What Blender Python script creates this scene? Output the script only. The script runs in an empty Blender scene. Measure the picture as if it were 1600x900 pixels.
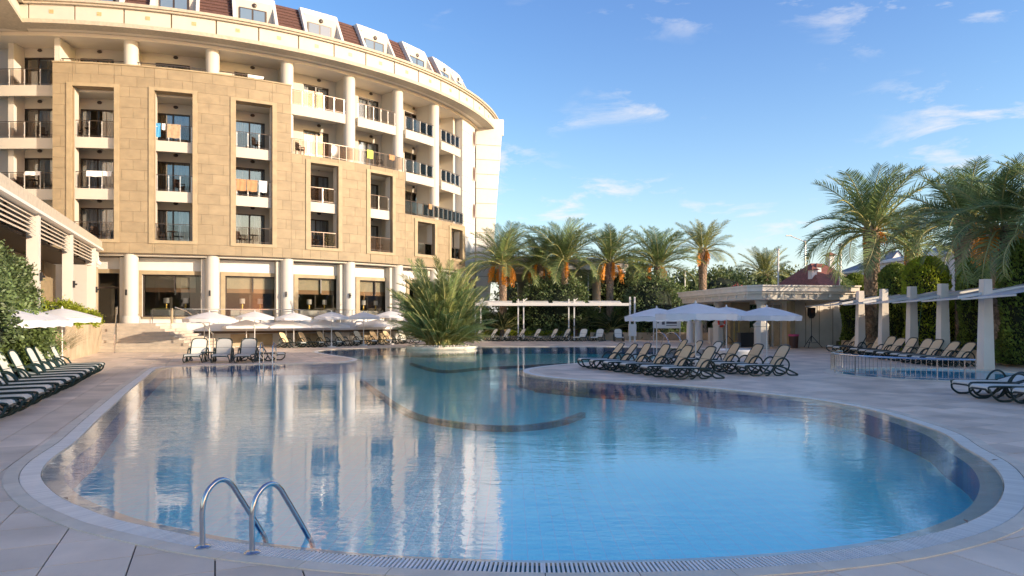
import bpy, math, random
import numpy as np
from mathutils import Vector, Matrix, Euler
random.seed(7); rng = np.random.default_rng(7)
sc = bpy.context.scene
R_ = math.radians
# ---------------------------------------------------------------- camera
HC = 1.85
cam_d = bpy.data.cameras.new('camera'); cam = bpy.data.objects.new('camera', cam_d); sc.collection.objects.link(cam)
cam.location = (0, 0, HC); cam.rotation_euler = (R_(90), 0, 0)
cam_d.sensor_width = 36; cam_d.lens = 36*1100/1600
cam_d.shift_y = (496-450)/1600; cam_d.clip_start = 0.1; cam_d.clip_end = 3000
sc.camera = cam
# ---------------------------------------------------------------- sky and sun
SUN_AZ, SUN_EL = R_(-25), R_(13)        # azimuth measured from +X towards +Y
w = bpy.data.worlds.new('World'); sc.world = w; w.use_nodes = True
nt = w.node_tree; N = nt.nodes; L = nt.links
for n in list(N): N.remove(n)
def nd(t, **k):
    n = N.new(t)
    for a, b in k.items(): setattr(n, a, b)
    return n
out = nd('ShaderNodeOutputWorld'); bg = nd('ShaderNodeBackground')
sky = nd('ShaderNodeTexSky', sky_type='NISHITA', sun_disc=False, sun_elevation=SUN_EL, sun_rotation=R_(90)-SUN_AZ,
         altitude=0, air_density=1.0, dust_density=0.6, ozone_density=2.2)
bg.inputs['Strength'].default_value = 0.15
tc = nd('ShaderNodeTexCoord')
mp = nd('ShaderNodeMapping'); mp.inputs['Scale'].default_value = (3.2, 3.2, 11)
mp.inputs['Location'].default_value = (13.2, 7.7, 1.6); mp.inputs['Rotation'].default_value = (R_(4), R_(-5), 0)
no = nd('ShaderNodeTexNoise'); no.inputs['Scale'].default_value = 2.3; no.inputs['Detail'].default_value = 9; no.inputs['Roughness'].default_value = .62
no.inputs['Distortion'].default_value = .35
no2 = nd('ShaderNodeTexNoise'); no2.inputs['Scale'].default_value = .8; no2.inputs['Detail'].default_value = 2
rp = nd('ShaderNodeValToRGB'); rp.color_ramp.elements[0].position = .55; rp.color_ramp.elements[1].position = .69
rp2 = nd('ShaderNodeValToRGB'); rp2.color_ramp.elements[0].position = .43; rp2.color_ramp.elements[1].position = .58
mu = nd('ShaderNodeMath', operation='MULTIPLY'); mu2 = nd('ShaderNodeMath', operation='MULTIPLY'); mu2.inputs[1].default_value = .9
mx = nd('ShaderNodeMix', data_type='RGBA'); mx.inputs[7].default_value = (1.95, 1.87, 1.87, 1)
sp = nd('ShaderNodeSeparateColor'); cb = nd('ShaderNodeCombineColor')   # film-like response of the clear sky, same in every direction
for ch, (g_, k_, c_, f_) in enumerate(((1.9, .175, 50, .12), (1.5, .275, 40, .12), (1.0, .56, 28, .07))):
    p_ = nd('ShaderNodeMath', operation='POWER'); p_.inputs[1].default_value = g_; q_ = nd('ShaderNodeMath', operation='MULTIPLY'); q_.inputs[1].default_value = k_
    r_ = nd('ShaderNodeMath', operation='MINIMUM'); r_.inputs[1].default_value = c_
    L.new(sky.outputs[0], sp.inputs[0]); L.new(sp.outputs[ch], p_.inputs[0]); L.new(p_.outputs[0], q_.inputs[0]); L.new(q_.outputs[0], r_.inputs[0]); a_ = nd('ShaderNodeMath', operation='ADD'); a_.inputs[1].default_value = f_; L.new(r_.outputs[0], a_.inputs[0]); L.new(a_.outputs[0], cb.inputs[ch])
L.new(tc.outputs['Generated'], mp.inputs['Vector']); L.new(mp.outputs[0], no.inputs['Vector']); L.new(mp.outputs[0], no2.inputs['Vector'])
L.new(no.outputs['Fac'], rp.inputs[0]); L.new(no2.outputs['Fac'], rp2.inputs[0])
L.new(rp.outputs[0], mu.inputs[0]); L.new(rp2.outputs[0], mu.inputs[1]); L.new(mu.outputs[0], mu2.inputs[0])
hz = nd('ShaderNodeMix', data_type='RGBA'); hz.inputs[7].default_value = (1.85, 1.8, 1.78, 1)      # pale haze low over the whole horizon
sx = nd('ShaderNodeSeparateXYZ'); h1 = nd('ShaderNodeMath', operation='ABSOLUTE'); h2 = nd('ShaderNodeMath', operation='MULTIPLY'); h2.inputs[1].default_value = -1/.15
h3 = nd('ShaderNodeMath', operation='EXPONENT'); h4 = nd('ShaderNodeMath', operation='MULTIPLY'); h4.inputs[1].default_value = .75
L.new(tc.outputs['Generated'], sx.inputs[0]); L.new(sx.outputs[2], h1.inputs[0]); L.new(h1.outputs[0], h2.inputs[0]); L.new(h2.outputs[0], h3.inputs[0]); L.new(h3.outputs[0], h4.inputs[0])
L.new(cb.outputs[0], hz.inputs[6]); L.new(h4.outputs[0], hz.inputs[0]); L.new(hz.outputs[2], mx.inputs[6]); L.new(mu2.outputs[0], mx.inputs[0])
L.new(mx.outputs[2], bg.inputs['Color']); L.new(bg.outputs[0], out.inputs['Surface'])
sun_d = bpy.data.lights.new('sun', 'SUN'); sun = bpy.data.objects.new('sun', sun_d); sc.collection.objects.link(sun)
sun_d.energy = 2.0; sun_d.angle = R_(.5); sun_d.color = (1, .84, .64)
sdir = Vector((math.cos(SUN_AZ)*math.cos(SUN_EL), math.sin(SUN_AZ)*math.cos(SUN_EL), math.sin(SUN_EL)))
sun.rotation_euler = sdir.to_track_quat('Z', 'Y').to_euler(); sun.location = (60, -20, 40)
sc.view_settings.view_transform = 'Standard'; sc.view_settings.look = 'None'
sc.view_settings.exposure = 1.8; sc.view_settings.gamma = 1
sc.cycles.use_denoising = True; sc.cycles.max_bounces = 12; sc.cycles.transparent_max_bounces = 24
sc.cycles.sample_clamp_indirect = 8
# ---------------------------------------------------------------- helpers
def G(px, py, z=0.0):
    Y = (HC-z)*1100/(py-496); return Vector(((px-800)/1100*Y, Y, z))
def XP(px, Y): return (px-800)/1100*Y
def link(o, parent=None, kind=None):
    sc.collection.objects.link(o)
    if parent is not None: o.parent = parent
    if kind: o['kind'] = kind
    return o
def tag(o, label, cat, group=None):
    o['label'] = label; o['category'] = cat
    if group: o['group'] = group
    return o
def thing(name, label, cat, loc=(0, 0, 0), rz=0, group=None):
    o = bpy.data.objects.new(name, None); o.location = loc; o.rotation_euler = (0, 0, rz); o.empty_display_size = .2
    link(o); return tag(o, label, cat, group)
def inst(name, me, parent=None, loc=(0, 0, 0), rot=(0, 0, 0), s=None, kind=None):
    o = bpy.data.objects.new(name, me); o.location = loc; o.rotation_euler = rot
    if s is not None: o.scale = (s, s, s) if isinstance(s, (int, float)) else s
    return link(o, parent, kind)
def copy_tree(o, parent=None):
    c = o.copy(); sc.collection.objects.link(c)
    if parent is not None: c.parent = parent
    for ch in list(o.children): copy_tree(ch, c)
    return c
class MB:
    def __init__(s): s.v = []; s.f = []
    def add(s, vs, fs):
        b = len(s.v); s.v += [tuple(p) for p in vs]; s.f += [tuple(i+b for i in f) for f in fs]; return s
    def box(s, c, d, rz=0, M=None):
        x, y, z = (k/2 for k in d); vs = []
        cr, sr = math.cos(rz), math.sin(rz)
        for a in (-x, x):
            for b in (-y, y):
                for e in (-z, z):
                    p = Vector((c[0]+a*cr-b*sr, c[1]+a*sr+b*cr, c[2]+e))
                    vs.append(M @ p if M else p)
        return s.add(vs, [(0, 1, 3, 2), (4, 6, 7, 5), (0, 4, 5, 1), (2, 3, 7, 6), (0, 2, 6, 4), (1, 5, 7, 3)])
    def bar(s, a, b, w, h):
        a, b = Vector(a), Vector(b); t = (b-a).normalized(); up = Vector((0, 0, 1))
        if abs(t.z) > .95: up = Vector((0, 1, 0))
        n = t.cross(up).normalized(); u = n.cross(t)
        vs = [p+n*i*w/2+u*j*h/2 for p in (a, b) for i in (-1, 1) for j in (-1, 1)]
        return s.add(vs, [(0, 1, 3, 2), (4, 6, 7, 5), (0, 4, 5, 1), (2, 3, 7, 6), (0, 2, 6, 4), (1, 5, 7, 3)])
    def tube(s, path, r, n=8, closed=False, cap=True, flat=1.0):
        P = [Vector(p) for p in path]; m = len(P); vs = []; fs = []
        prev = None
        for i, p in enumerate(P):
            if closed: t = (P[(i+1) % m]-P[i-1])
            else: t = P[min(i+1, m-1)]-P[max(i-1, 0)]
            t.normalize()
            ref = prev if prev is not None else (Vector((0, 0, 1)) if abs(t.z) < .9 else Vector((1, 0, 0)))
            u = (ref-t*ref.dot(t)).normalized(); v = t.cross(u); prev = u
            rr = r[i] if isinstance(r, (list, tuple)) else r
            for k in range(n):
                a = 2*math.pi*k/n; vs.append(p+u*math.cos(a)*rr+v*math.sin(a)*rr*flat)
        for i in range(m if closed else m-1):
            j = (i+1) % m
            for k in range(n): fs.append((i*n+k, i*n+(k+1) % n, j*n+(k+1) % n, j*n+k))
        if cap and not closed: fs.append(tuple(range(n-1, -1, -1))); fs.append(tuple((m-1)*n+k for k in range(n)))
        return s.add(vs, fs)
    def lathe(s, prof, c=(0, 0, 0), n=24, a0=0, flute=0):
        m = len(prof); vs = []; fs = []
        for (r, z) in prof:
            for k in range(n):
                a = a0+2*math.pi*k/n; vs.append((c[0]+r*math.cos(a), c[1]+r*math.sin(a), c[2]+z))
        for i in range(m-1):
            for k in range(n): fs.append((i*n+k, i*n+(k+1) % n, (i+1)*n+(k+1) % n, (i+1)*n+k))
        fs.append(tuple(range(n-1, -1, -1))); fs.append(tuple((m-1)*n+k for k in range(n)))
        return s.add(vs, fs)
    def prism(s, poly, z0, z1):
        n = len(poly); vs = [(p[0], p[1], z0) for p in poly]+[(p[0], p[1], z1) for p in poly]
        return s.add(vs, [tuple(range(n-1, -1, -1)), tuple(range(n, 2*n))]+[(i, (i+1) % n, n+(i+1) % n, n+i) for i in range(n)])
    def me(s, name, m, smooth=None):
        me = bpy.data.meshes.new(name); me.from_pydata(s.v, [], s.f); me.materials.append(m)
        if smooth:
            me.polygons.foreach_set('use_smooth', [True]*len(me.polygons)); me.set_sharp_from_angle(angle=R_(smooth))
        me.update(); return me
    def ob(s, name, m, parent=None, smooth=None, kind=None, loc=(0, 0, 0), rot=(0, 0, 0)):
        return inst(name, s.me(name, m, smooth), parent, loc, rot, kind=kind)
def spline(pts, n=6, closed=False):
    P = [Vector(p) for p in pts]; m = len(P); o = []
    for i in range(m if closed else m-1):
        a = P[i-1] if (closed or i) else P[0]; b = P[i]; c = P[(i+1) % m]; d = P[(i+2) % m] if (closed or i+2 < m) else P[-1]
        for k in range(n):
            t = k/n; o.append(.5*((2*b)+(c-a)*t+(2*a-5*b+4*c-d)*t*t+(3*b-a-3*c+d)*t**3))
    if not closed: o.append(P[-1])
    return o
# ---------------------------------------------------------------- materials
def mat(name, col, rough=.6, var=.0, vs=2.0, bump=0, bs=30, metal=0, spec=.5, obj=0.0, isl=0.0, col2=None, det=6, trans=0, sheen=0, stretch=None, coat=0):
    m = bpy.data.materials.new(name); m.use_nodes = True; t = m.node_tree; n = t.nodes; b = n['Principled BSDF']
    b.inputs['Base Color'].default_value = (*col, 1); b.inputs['Roughness'].default_value = rough; b.inputs['Metallic'].default_value = metal
    b.inputs['Specular IOR Level'].default_value = spec
    if coat: b.inputs['Coat Weight'].default_value = coat
    def new(k): return n.new(k)
    g = new('ShaderNodeTexCoord'); vec = g.outputs['Object']
    if stretch:
        q = new('ShaderNodeMapping'); q.inputs['Scale'].default_value = stretch; t.links.new(vec, q.inputs[0]); vec = q.outputs[0]
    c = None
    if var or col2:
        a = new('ShaderNodeTexNoise'); a.inputs['Scale'].default_value = vs; a.inputs['Detail'].default_value = det; t.links.new(vec, a.inputs['Vector'])
        r = new('ShaderNodeValToRGB'); r.color_ramp.elements[0].position = .3; r.color_ramp.elements[1].position = .7
        c2 = col2 if col2 else tuple(min(1, x*(1+var)) for x in col); c1 = col if col2 else tuple(x*(1-var) for x in col)
        r.color_ramp.elements[0].color = (*c1, 1); r.color_ramp.elements[1].color = (*c2, 1)
        t.links.new(a.outputs['Fac'], r.inputs[0]); c = r.outputs[0]
    for amt, src in ((obj, 'o'), (isl, 'i')):
        if amt:
            if src == 'o': s_ = new('ShaderNodeObjectInfo').outputs['Random']
            else: s_ = new('ShaderNodeNewGeometry').outputs['Random Per Island']
            mr = new('ShaderNodeMapRange'); mr.inputs[3].default_value = 1-amt; mr.inputs[4].default_value = 1+amt; t.links.new(s_, mr.inputs[0])
            hv = new('ShaderNodeHueSaturation'); hv.inputs['Color'].default_value = (*col, 1)
            if c is not None: t.links.new(c, hv.inputs['Color'])
            t.links.new(mr.outputs[0], hv.inputs['Value']); c = hv.outputs[0]
    if c is not None: t.links.new(c, b.inputs['Base Color'])
    if bump:
        a = new('ShaderNodeTexNoise'); a.inputs['Scale'].default_value = bs; a.inputs['Detail'].default_value = 5; t.links.new(vec, a.inputs['Vector'])
        bb = new('ShaderNodeBump'); bb.inputs['Strength'].default_value = bump; bb.inputs['Distance'].default_value = .02
        t.links.new(a.outputs['Fac'], bb.inputs['Height']); t.links.new(bb.outputs[0], b.inputs['Normal'])
    if trans:
        tr = new('ShaderNodeBsdfTranslucent'); ms = new('ShaderNodeMixShader'); ms.inputs[0].default_value = trans
        if c is not None: t.links.new(c, tr.inputs[0])
        else: tr.inputs[0].default_value = (*col, 1)
        t.links.new(b.outputs[0], ms.inputs[1]); t.links.new(tr.outputs[0], ms.inputs[2]); t.links.new(ms.outputs[0], n['Material Output'].inputs[0])
    return m
def glass(name, tint, refl=.12, ior=1.5):
    m = bpy.data.materials.new(name); m.use_nodes = True; t = m.node_tree; n = t.nodes; n.remove(n['Principled BSDF'])
    tr = n.new('ShaderNodeBsdfTransparent'); tr.inputs[0].default_value = (*tint, 1); gl = n.new('ShaderNodeBsdfGlossy'); gl.inputs['Roughness'].default_value = .02
    fr = n.new('ShaderNodeFresnel'); fr.inputs[0].default_value = ior; ad = n.new('ShaderNodeMath'); ad.operation = 'ADD'; ad.inputs[1].default_value = refl; ad.use_clamp = True
    mx = n.new('ShaderNodeMixShader'); t.links.new(fr.outputs[0], ad.inputs[0]); t.links.new(ad.outputs[0], mx.inputs[0]); t.links.new(tr.outputs[0], mx.inputs[1]); t.links.new(gl.outputs[0], mx.inputs[2])
    t.links.new(mx.outputs[0], n['Material Output'].inputs[0]); return m
M = dict(
 plaster=mat('cream_plaster', (.54, .50, .43), .75, .04, .8, .15, 25),
 soffit=mat('soffit_plaster', (.74, .66, .54), .8, .03, .8),
 white=mat('white_paint', (.66, .64, .60), .5, .03, 3),
 column=mat('column_plaster', (.57, .54, .48), .7, .04, 1.5),
 tan=mat('tan_stone', (.30, .235, .145), .7, .12, 1.6, .2, 12, obj=.06, det=10, stretch=(1, 1, 1.8)),
 tanbase=mat('tan_stone_joint', (.25, .185, .11), .8, .1, 4),
 tantrim=mat('tan_stone_trim', (.36, .285, .175), .7, .12, 2.5, .2, 12),
 cornice=mat('cornice_moulding', (.46, .40, .31), .75, .13, 6, .4, 30),
 panel=mat('cornice_panel', (.55, .51, .44), .7, .03, 2),
 ornament=mat('gilded_ornament', (.45, .36, .18), .5, .3, 20),
 shingle=mat('brown_shingle', (.105, .052, .042), .8, .35, 9, .6, 20, stretch=(1, 1, 3)),
 frame=mat('dark_window_frame', (.045, .032, .026), .4),
 curtain=mat('curtain_cloth', (.80, .77, .73), .9, .45, 7, stretch=(1, 1, .04), obj=.3),
 beigecurtain=mat('beige_drape', (.42, .32, .20), .9, .35, 8, stretch=(1, 1, .04), obj=.2),
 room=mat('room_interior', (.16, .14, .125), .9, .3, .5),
 pane=glass('window_glass', (.86, .89, .92), .14), dpane=glass('dark_glass', (.80, .80, .78), .03, 1.35),
 rail=mat('handrail_bronze', (.10, .075, .06), .35, metal=.6), post=mat('rail_post_aluminium', (.72, .69, .64), .35, metal=.3),
 rglass=glass('smoked_balustrade_glass', (.84, .80, .77), -.015, 1.3),
 blind=mat('roller_blind', (.56, .50, .37), .8, .05, 3), blindhem=mat('roller_blind_hem', (.42, .26, .15), .8),
 deck=mat('deck_tile', (.74, .585, .445), .5, .21, .9, .3, 14, obj=.12, isl=.15, det=12), grout=mat('deck_grout', (.09, .075, .065), .9, .1, 6),
 coping=mat('coping_stone', (.72, .61, .47), .5, .10, 4, .15, 25, obj=.08), grate=mat('white_grating', (.80, .77, .72), .45, isl=.08, obj=.08),
 gutter=mat('gutter_dark', (.03, .03, .035), .8), rim=mat('submerged_rim', (.70, .62, .52), .6, .12, 2.5),
 dgreen=mat('dark_green_resin', (.012, .030, .026), .32, .1, 5), sling=mat('beige_sling', (.74, .55, .32), .6, .05, 30, .2, 200, obj=.06),
 seat=mat('sky_paled_sling', (.62, .62, .55), .35, .06, 20, .2, 200, obj=.08), cream=mat('cream_sling', (.72, .69, .58), .6, .05, 30, obj=.06),  # seat: beige sling paled by sky reflection put into its colour
 canvas=mat('white_canvas', (.88, .87, .86), .8, .03, 3, trans=.3), chrome=mat('stainless_steel', (.55, .55, .56), .16, metal=1),
 black=mat('black_plastic', (.02, .02, .022), .4), brownp=mat('brown_plastic', (.08, .035, .025), .5), red=mat('red_plastic', (.65, .06, .03), .4), pinkbag=mat('pink_bag', (.6, .08, .2), .5),
 trunk=mat('palm_trunk', (.34, .24, .165), .9, .45, 9, .8, 18, isl=.3), trunk2=mat('palm_trunk_shaft', (.12, .085, .06), .9, .4, 9, .8, 18),
 frond=mat('palm_frond', (.20, .27, .095), .42, .35, .9, isl=.35, obj=.22, trans=.3), frondy=mat('yellow_palm_frond', (.28, .30, .09), .45, .35, .9, isl=.35, obj=.3, trans=.35),  # frondy: a yellower green than frond
 frondd=mat('cycad_frond', (.03, .055, .022), .4, .3, 1, isl=.3, obj=.2, trans=.15),
 rachis=mat('frond_rib', (.36, .34, .13), .5), date=mat('date_bunch', (.78, .30, .02), .5, .3, 6, isl=.35),
 leaf=mat('garden_leaf', (.15, .21, .06), .5, .5, 1.2, isl=.45, trans=.25), leafd=mat('dark_leaf', (.11, .155, .055), .5, .5, 1.1, isl=.5, trans=.2),
 leafy=mat('lime_leaf', (.36, .42, .04), .5, .35, 1.3, isl=.4, trans=.45), thuja=mat('thuja_leaf', (.21, .28, .05), .6, .45, .9, isl=.45, trans=.4),
 leaft=mat('tree_leaf', (.12, .16, .055), .55, .5, .6, isl=.4, trans=.3), grassm=mat('ornamental_grass', (.13, .15, .05), .6, isl=.4, trans=.3),
 core=mat('foliage_core', (.010, .018, .006), .9), bark=mat('bark', (.10, .07, .05), .9, .3, 8, .6, 15), flower=mat('flower_petals', (.6, .08, .12), .6, isl=.4),  # core: near-black solid filling the crowns to block the view through
 soil=mat('garden_ground', (.10, .095, .05), .95, .4, .9), lawn=mat('ground_sheet', (.12, .12, .07), .95, .35, .3),
 rock=mat('white_pebbles', (.62, .57, .50), .8, .2, 6, isl=.2), wall=mat('travertine_wall', (.46, .36, .235), .75, .2, 1.6, .25, 12, obj=.08, det=9),
 step=mat('stair_stone', (.50, .43, .345), .65, .12, 2.5, .2, 15, obj=.06), redroof=mat('red_roof', (.23, .08, .055), .8, .3, 5, .4, 12), slate=mat('slate_roof', (.22, .22, .24), .7, .2, 3),
 villa=mat('villa_plaster', (.74, .70, .68), .75, .04, 1), greyrev=mat('kiosk_cornice', (.72, .66, .57), .75, .08, 2, .2, 12), cloth=mat('table_cloth', (.75, .73, .70), .9),
 gold=mat('gold_lamp', (.7, .48, .12), .3, metal=.8), towelw=mat('white_towel', (.8, .78, .76), .9), towelb=mat('blue_towel', (.08, .33, .6), .9), towelo=mat('orange_towel', (.42, .24, .12), .9, .1, 5),
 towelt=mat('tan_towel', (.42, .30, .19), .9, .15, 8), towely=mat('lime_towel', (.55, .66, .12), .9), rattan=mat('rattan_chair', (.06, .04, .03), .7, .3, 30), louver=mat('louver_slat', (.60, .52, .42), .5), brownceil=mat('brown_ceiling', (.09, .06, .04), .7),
 concrete=mat('post_concrete', (.74, .66, .56), .7, .07, 1.2, .15, 20), membrane=mat('grey_membrane', (.82, .80, .80), .7, .05, 3, trans=.55), kwater=None, sign=mat('signboard', (.78, .78, .76), .5), ink=mat('sign_print', (.08, .09, .12), .6), rope=mat('green_rope', (.1, .3, .2), .8))
# pool tiles: small mosaic grid
def poolmat(name, ca, cb, scale, grout):
    m = bpy.data.materials.new(name); m.use_nodes = True; t = m.node_tree; n = t.nodes; b = n['Principled BSDF']; b.inputs['Roughness'].default_value = .3
    g = n.new('ShaderNodeTexCoord'); br = n.new('ShaderNodeTexBrick'); br.offset = 0; br.inputs['Color1'].default_value = (*ca, 1); br.inputs['Color2'].default_value = (*cb, 1); br.inputs['Mortar'].default_value = (*grout, 1)
    br.inputs['Scale'].default_value = scale; br.inputs['Mortar Size'].default_value = .02; br.inputs['Brick Width'].default_value = .5; br.inputs['Row Height'].default_value = .5
    t.links.new(g.outputs['Object'], br.inputs['Vector']); t.links.new(br.outputs['Color'], b.inputs['Base Color']); return m
M['wallplain'] = mat('hut_wall', (.72, .66, .57), .75, .12, 1.2, .2, 15); M['gold2'] = mat('yellow_wood', (.5, .34, .10), .6)
M['seatd'] = mat('grey_sling', (.44, .43, .39), .6, .05, 30); M['dormglass'] = mat('dormer_glass', (.14, .20, .28), .08, spec=.9)
M['pool'] = poolmat('pool_floor_mosaic', (.02, .84, .95), (.05, .90, .98), 3.3, (.25, .74, .86))
M['poolwall'] = poolmat('pool_wall_mosaic', (.01, .12, .34), (.03, .20, .46), 6, (.05, .14, .26))
M['poolband'] = poolmat('pool_step_mosaic', (.01, .10, .22), (.02, .16, .32), 6, (.03, .10, .18))
M['kidtile'] = poolmat('kids_pool_tile', (.15, .70, .90), (.2, .76, .93), 6, (.3, .5, .6))
def watermat(name, amp):
    m = bpy.data.materials.new(name); m.use_nodes = True; t = m.node_tree; n = t.nodes; n.remove(n['Principled BSDF']); lk = t.links.new
    rf_ = n.new('ShaderNodeBsdfTransparent'); rf_.inputs[0].default_value = (.90, .985, 1, 1); gl = n.new('ShaderNodeBsdfGlossy'); gl.inputs['Roughness'].default_value = 0
    fr = n.new('ShaderNodeFresnel'); ge = n.new('ShaderNodeNewGeometry'); io = n.new('ShaderNodeMapRange'); io.inputs[3].default_value = 1.333; io.inputs[4].default_value = 1/1.333; lk(ge.outputs['Backfacing'], io.inputs[0]); lk(io.outputs[0], fr.inputs[0]); pw_ = n.new('ShaderNodeMath'); pw_.operation = 'POWER'; pw_.inputs[1].default_value = .68
    mx_ = n.new('ShaderNodeMixShader'); lk(fr.outputs[0], pw_.inputs[0]); lk(pw_.outputs[0], mx_.inputs[0]); lk(rf_.outputs[0], mx_.inputs[1]); lk(gl.outputs[0], mx_.inputs[2]); lk(mx_.outputs[0], n['Material Output'].inputs[0])
    g = n.new('ShaderNodeTexCoord'); last = None
    for sc_, st, a in (((.55, 1.5, 1), 1.6, 1.0), ((1, 2.6, 1), 5.0, .42), ((1, 2.2, 1), 13, .12), ((.16, .35, 1), 1.0, 1.6)):
        q = n.new('ShaderNodeMapping'); q.inputs['Scale'].default_value = sc_; lk(g.outputs['Object'], q.inputs[0])
        x = n.new('ShaderNodeTexNoise'); x.inputs['Scale'].default_value = st; x.inputs['Detail'].default_value = 3; lk(q.outputs[0], x.inputs['Vector'])
        mm = n.new('ShaderNodeMath'); mm.operation = 'MULTIPLY'; mm.inputs[1].default_value = a; lk(x.outputs['Fac'], mm.inputs[0])
        if last is None: last = mm.outputs[0]
        else:
            ad = n.new('ShaderNodeMath'); ad.operation = 'ADD'; lk(last, ad.inputs[0]); lk(mm.outputs[0], ad.inputs[1]); last = ad.outputs[0]
    pn = n.new('ShaderNodeTexNoise'); pn.inputs['Scale'].default_value = .22; pn.inputs['Detail'].default_value = 2; lk(g.outputs['Object'], pn.inputs['Vector'])   # calm and breezy patches
    pr = n.new('ShaderNodeMapRange'); pr.inputs[1].default_value = .4; pr.inputs[2].default_value = .62; pr.inputs[3].default_value = .25; pr.inputs[4].default_value = 1.1; lk(pn.outputs['Fac'], pr.inputs[0])
    bb = n.new('ShaderNodeBump'); bb.inputs['Distance'].default_value = amp; lk(pr.outputs[0], bb.inputs['Strength']); lk(last, bb.inputs['Height'])
    for k_ in (gl, fr): lk(bb.outputs[0], k_.inputs['Normal'])
    return m
M['water'] = watermat('pool_water', .0075)
M['kwater'] = watermat('kids_water', .006)
# ---------------------------------------------------------------- ground, pool
def V2(p): return np.array((p[0], p[1]), float)
PX = [(850,880),(1000,879),(1100,876),(1200,870),(1300,861),(1375,851),(1440,838),(1500,821),(1545,799),(1565,775),(1566,748),(1545,722),(1503,697),(1472,676),(1412,655),(1350,638),(1270,624),(1180,613.5),(1080,603.5),(980,597.5),(890,592.5),(845,588),(823,583.5),(817,579.5),(824,576),(850,572),(900,567.5),(960,563.5),(1030,560),(1095,556.5),(1130,553),(1132,549),(1110,546),(1060,543.5),(980,542),(900,541.6),(820,541.6),(740,541.8),(690,542),(640,542.5),(580,543.8),(535,545.3),(505,547.3),(497,550),(508,552.8),(530,556),(553,559.5),(558,562.5),(540,565.5),(500,567),(430,568.5),(340,570.5),(275,572.5),(247,575),(228,589),(205,607),(180,630),(152,656),(120,688),(95,706),(76,721),(66,735),(66,749),(78,764),(100,780),(140,797),(180,811),(250,827),(320,841),(390,851),(470,860),(550,868),(650,874),(750,878)]
ctrl = [V2(G(*p)) for p in PX]
raw = [V2(p) for p in spline([(p[0], p[1], 0) for p in ctrl], 8, True)]
# resample evenly at ~0.25 m
def resample(poly, step):
    P = np.array(list(poly)+[poly[0]]); d = np.r_[0, np.cumsum(np.hypot(*np.diff(P, axis=0).T))]; n = int(d[-1]/step); s = np.linspace(0, d[-1], n, endpoint=False)
    return np.c_[np.interp(s, d, P[:, 0]), np.interp(s, d, P[:, 1])]
O = resample(raw, .22)
area = .5*np.sum(O[:, 0]*np.roll(O[:, 1], -1)-np.roll(O[:, 0], -1)*O[:, 1])
if area < 0: O = O[::-1].copy()
def offset(P, d):
    T = np.roll(P, -1, 0)-np.roll(P, 1, 0); T /= np.hypot(*T.T)[:, None]; Nn = np.c_[T[:, 1], -T[:, 0]]
    for _ in range(3): Nn = (np.roll(Nn, 1, 0)+Nn*2+np.roll(Nn, -1, 0)); Nn /= np.hypot(*Nn.T)[:, None]
    return P+Nn*d
O_rim = offset(O, -.22); O_gr = offset(O, .22); O_cop = offset(O, .37); O_hole = offset(O, .20)
from mathutils.geometry import tessellate_polygon
def sheet(loops, z, name, m, kind='structure', parent=None):
    loops3 = [[Vector((p[0], p[1], 0)) for p in lp] for lp in loops]; tris = tessellate_polygon(loops3)
    vs = [(p.x, p.y, z) for lp in loops3 for p in lp]; mb = MB(); 
    fs = []
    for a, b, c in tris:
        A_, B_, C_ = vs[a], vs[b], vs[c]
        fs.append((a, b, c) if (B_[0]-A_[0])*(C_[1]-A_[1])-(B_[1]-A_[1])*(C_[0]-A_[0]) > 0 else (a, c, b))
    mb.add(vs, fs); return mb.ob(name, m, parent, kind=kind)
KC = (13.9, 23.1); KR = 2.75
kid = np.array([(KC[0]+KR*math.cos(a)*1.12, KC[1]+KR*math.sin(a)) for a in np.linspace(0, 2*math.pi, 48, endpoint=False)])
big = [(-900, -60), (900, -60), (900, 1500), (-900, 1500)]
sheet([big, O_hole[::3], kid*1.0], -.05, 'ground', M['lawn'])
deckpoly = [(-32, -12), (36, -12), (36, 38), (22, 47), (16, 57.5), (-1, 57.5), (-9, 53), (-13, 49.5), (-18, 46.5), (-32, 42)]
deck = sheet([deckpoly, O_hole[::2], kid], -.014, 'pool_deck', M['grout'])
# deck tiles: clipped against the coping
TH0 = math.atan2(464, 1100); cT, sT = math.cos(TH0), math.sin(TH0); TS = .59
def uv(u, v): return np.array((-u*sT+v*cT, u*cT+v*sT))
def inpoly(P, q):
    x, y = q; x1, y1 = P[:, 0], P[:, 1]; x2, y2 = np.roll(x1, -1), np.roll(y1, -1)
    c = ((y1 > y) != (y2 > y)); xi = (x2-x1)*(y-y1)/np.where(y2 == y1, 1e-9, y2-y1)+x1
    return (np.sum(c & (x < xi)) % 2) == 1
O_tile = offset(O, .34)
Od = O_tile[::2]; 
kid_t = np.array([(KC[0]+(p[0]-KC[0])*1.05, KC[1]+(p[1]-KC[1])*1.05) for p in kid])
loopsT = [(Od, np.roll(Od, -1, 0)-np.roll(Od, 1, 0)), (kid_t, np.roll(kid_t, -1, 0)-np.roll(kid_t, 1, 0))]
dp = np.array(deckpoly)
near = []; far = []
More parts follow.
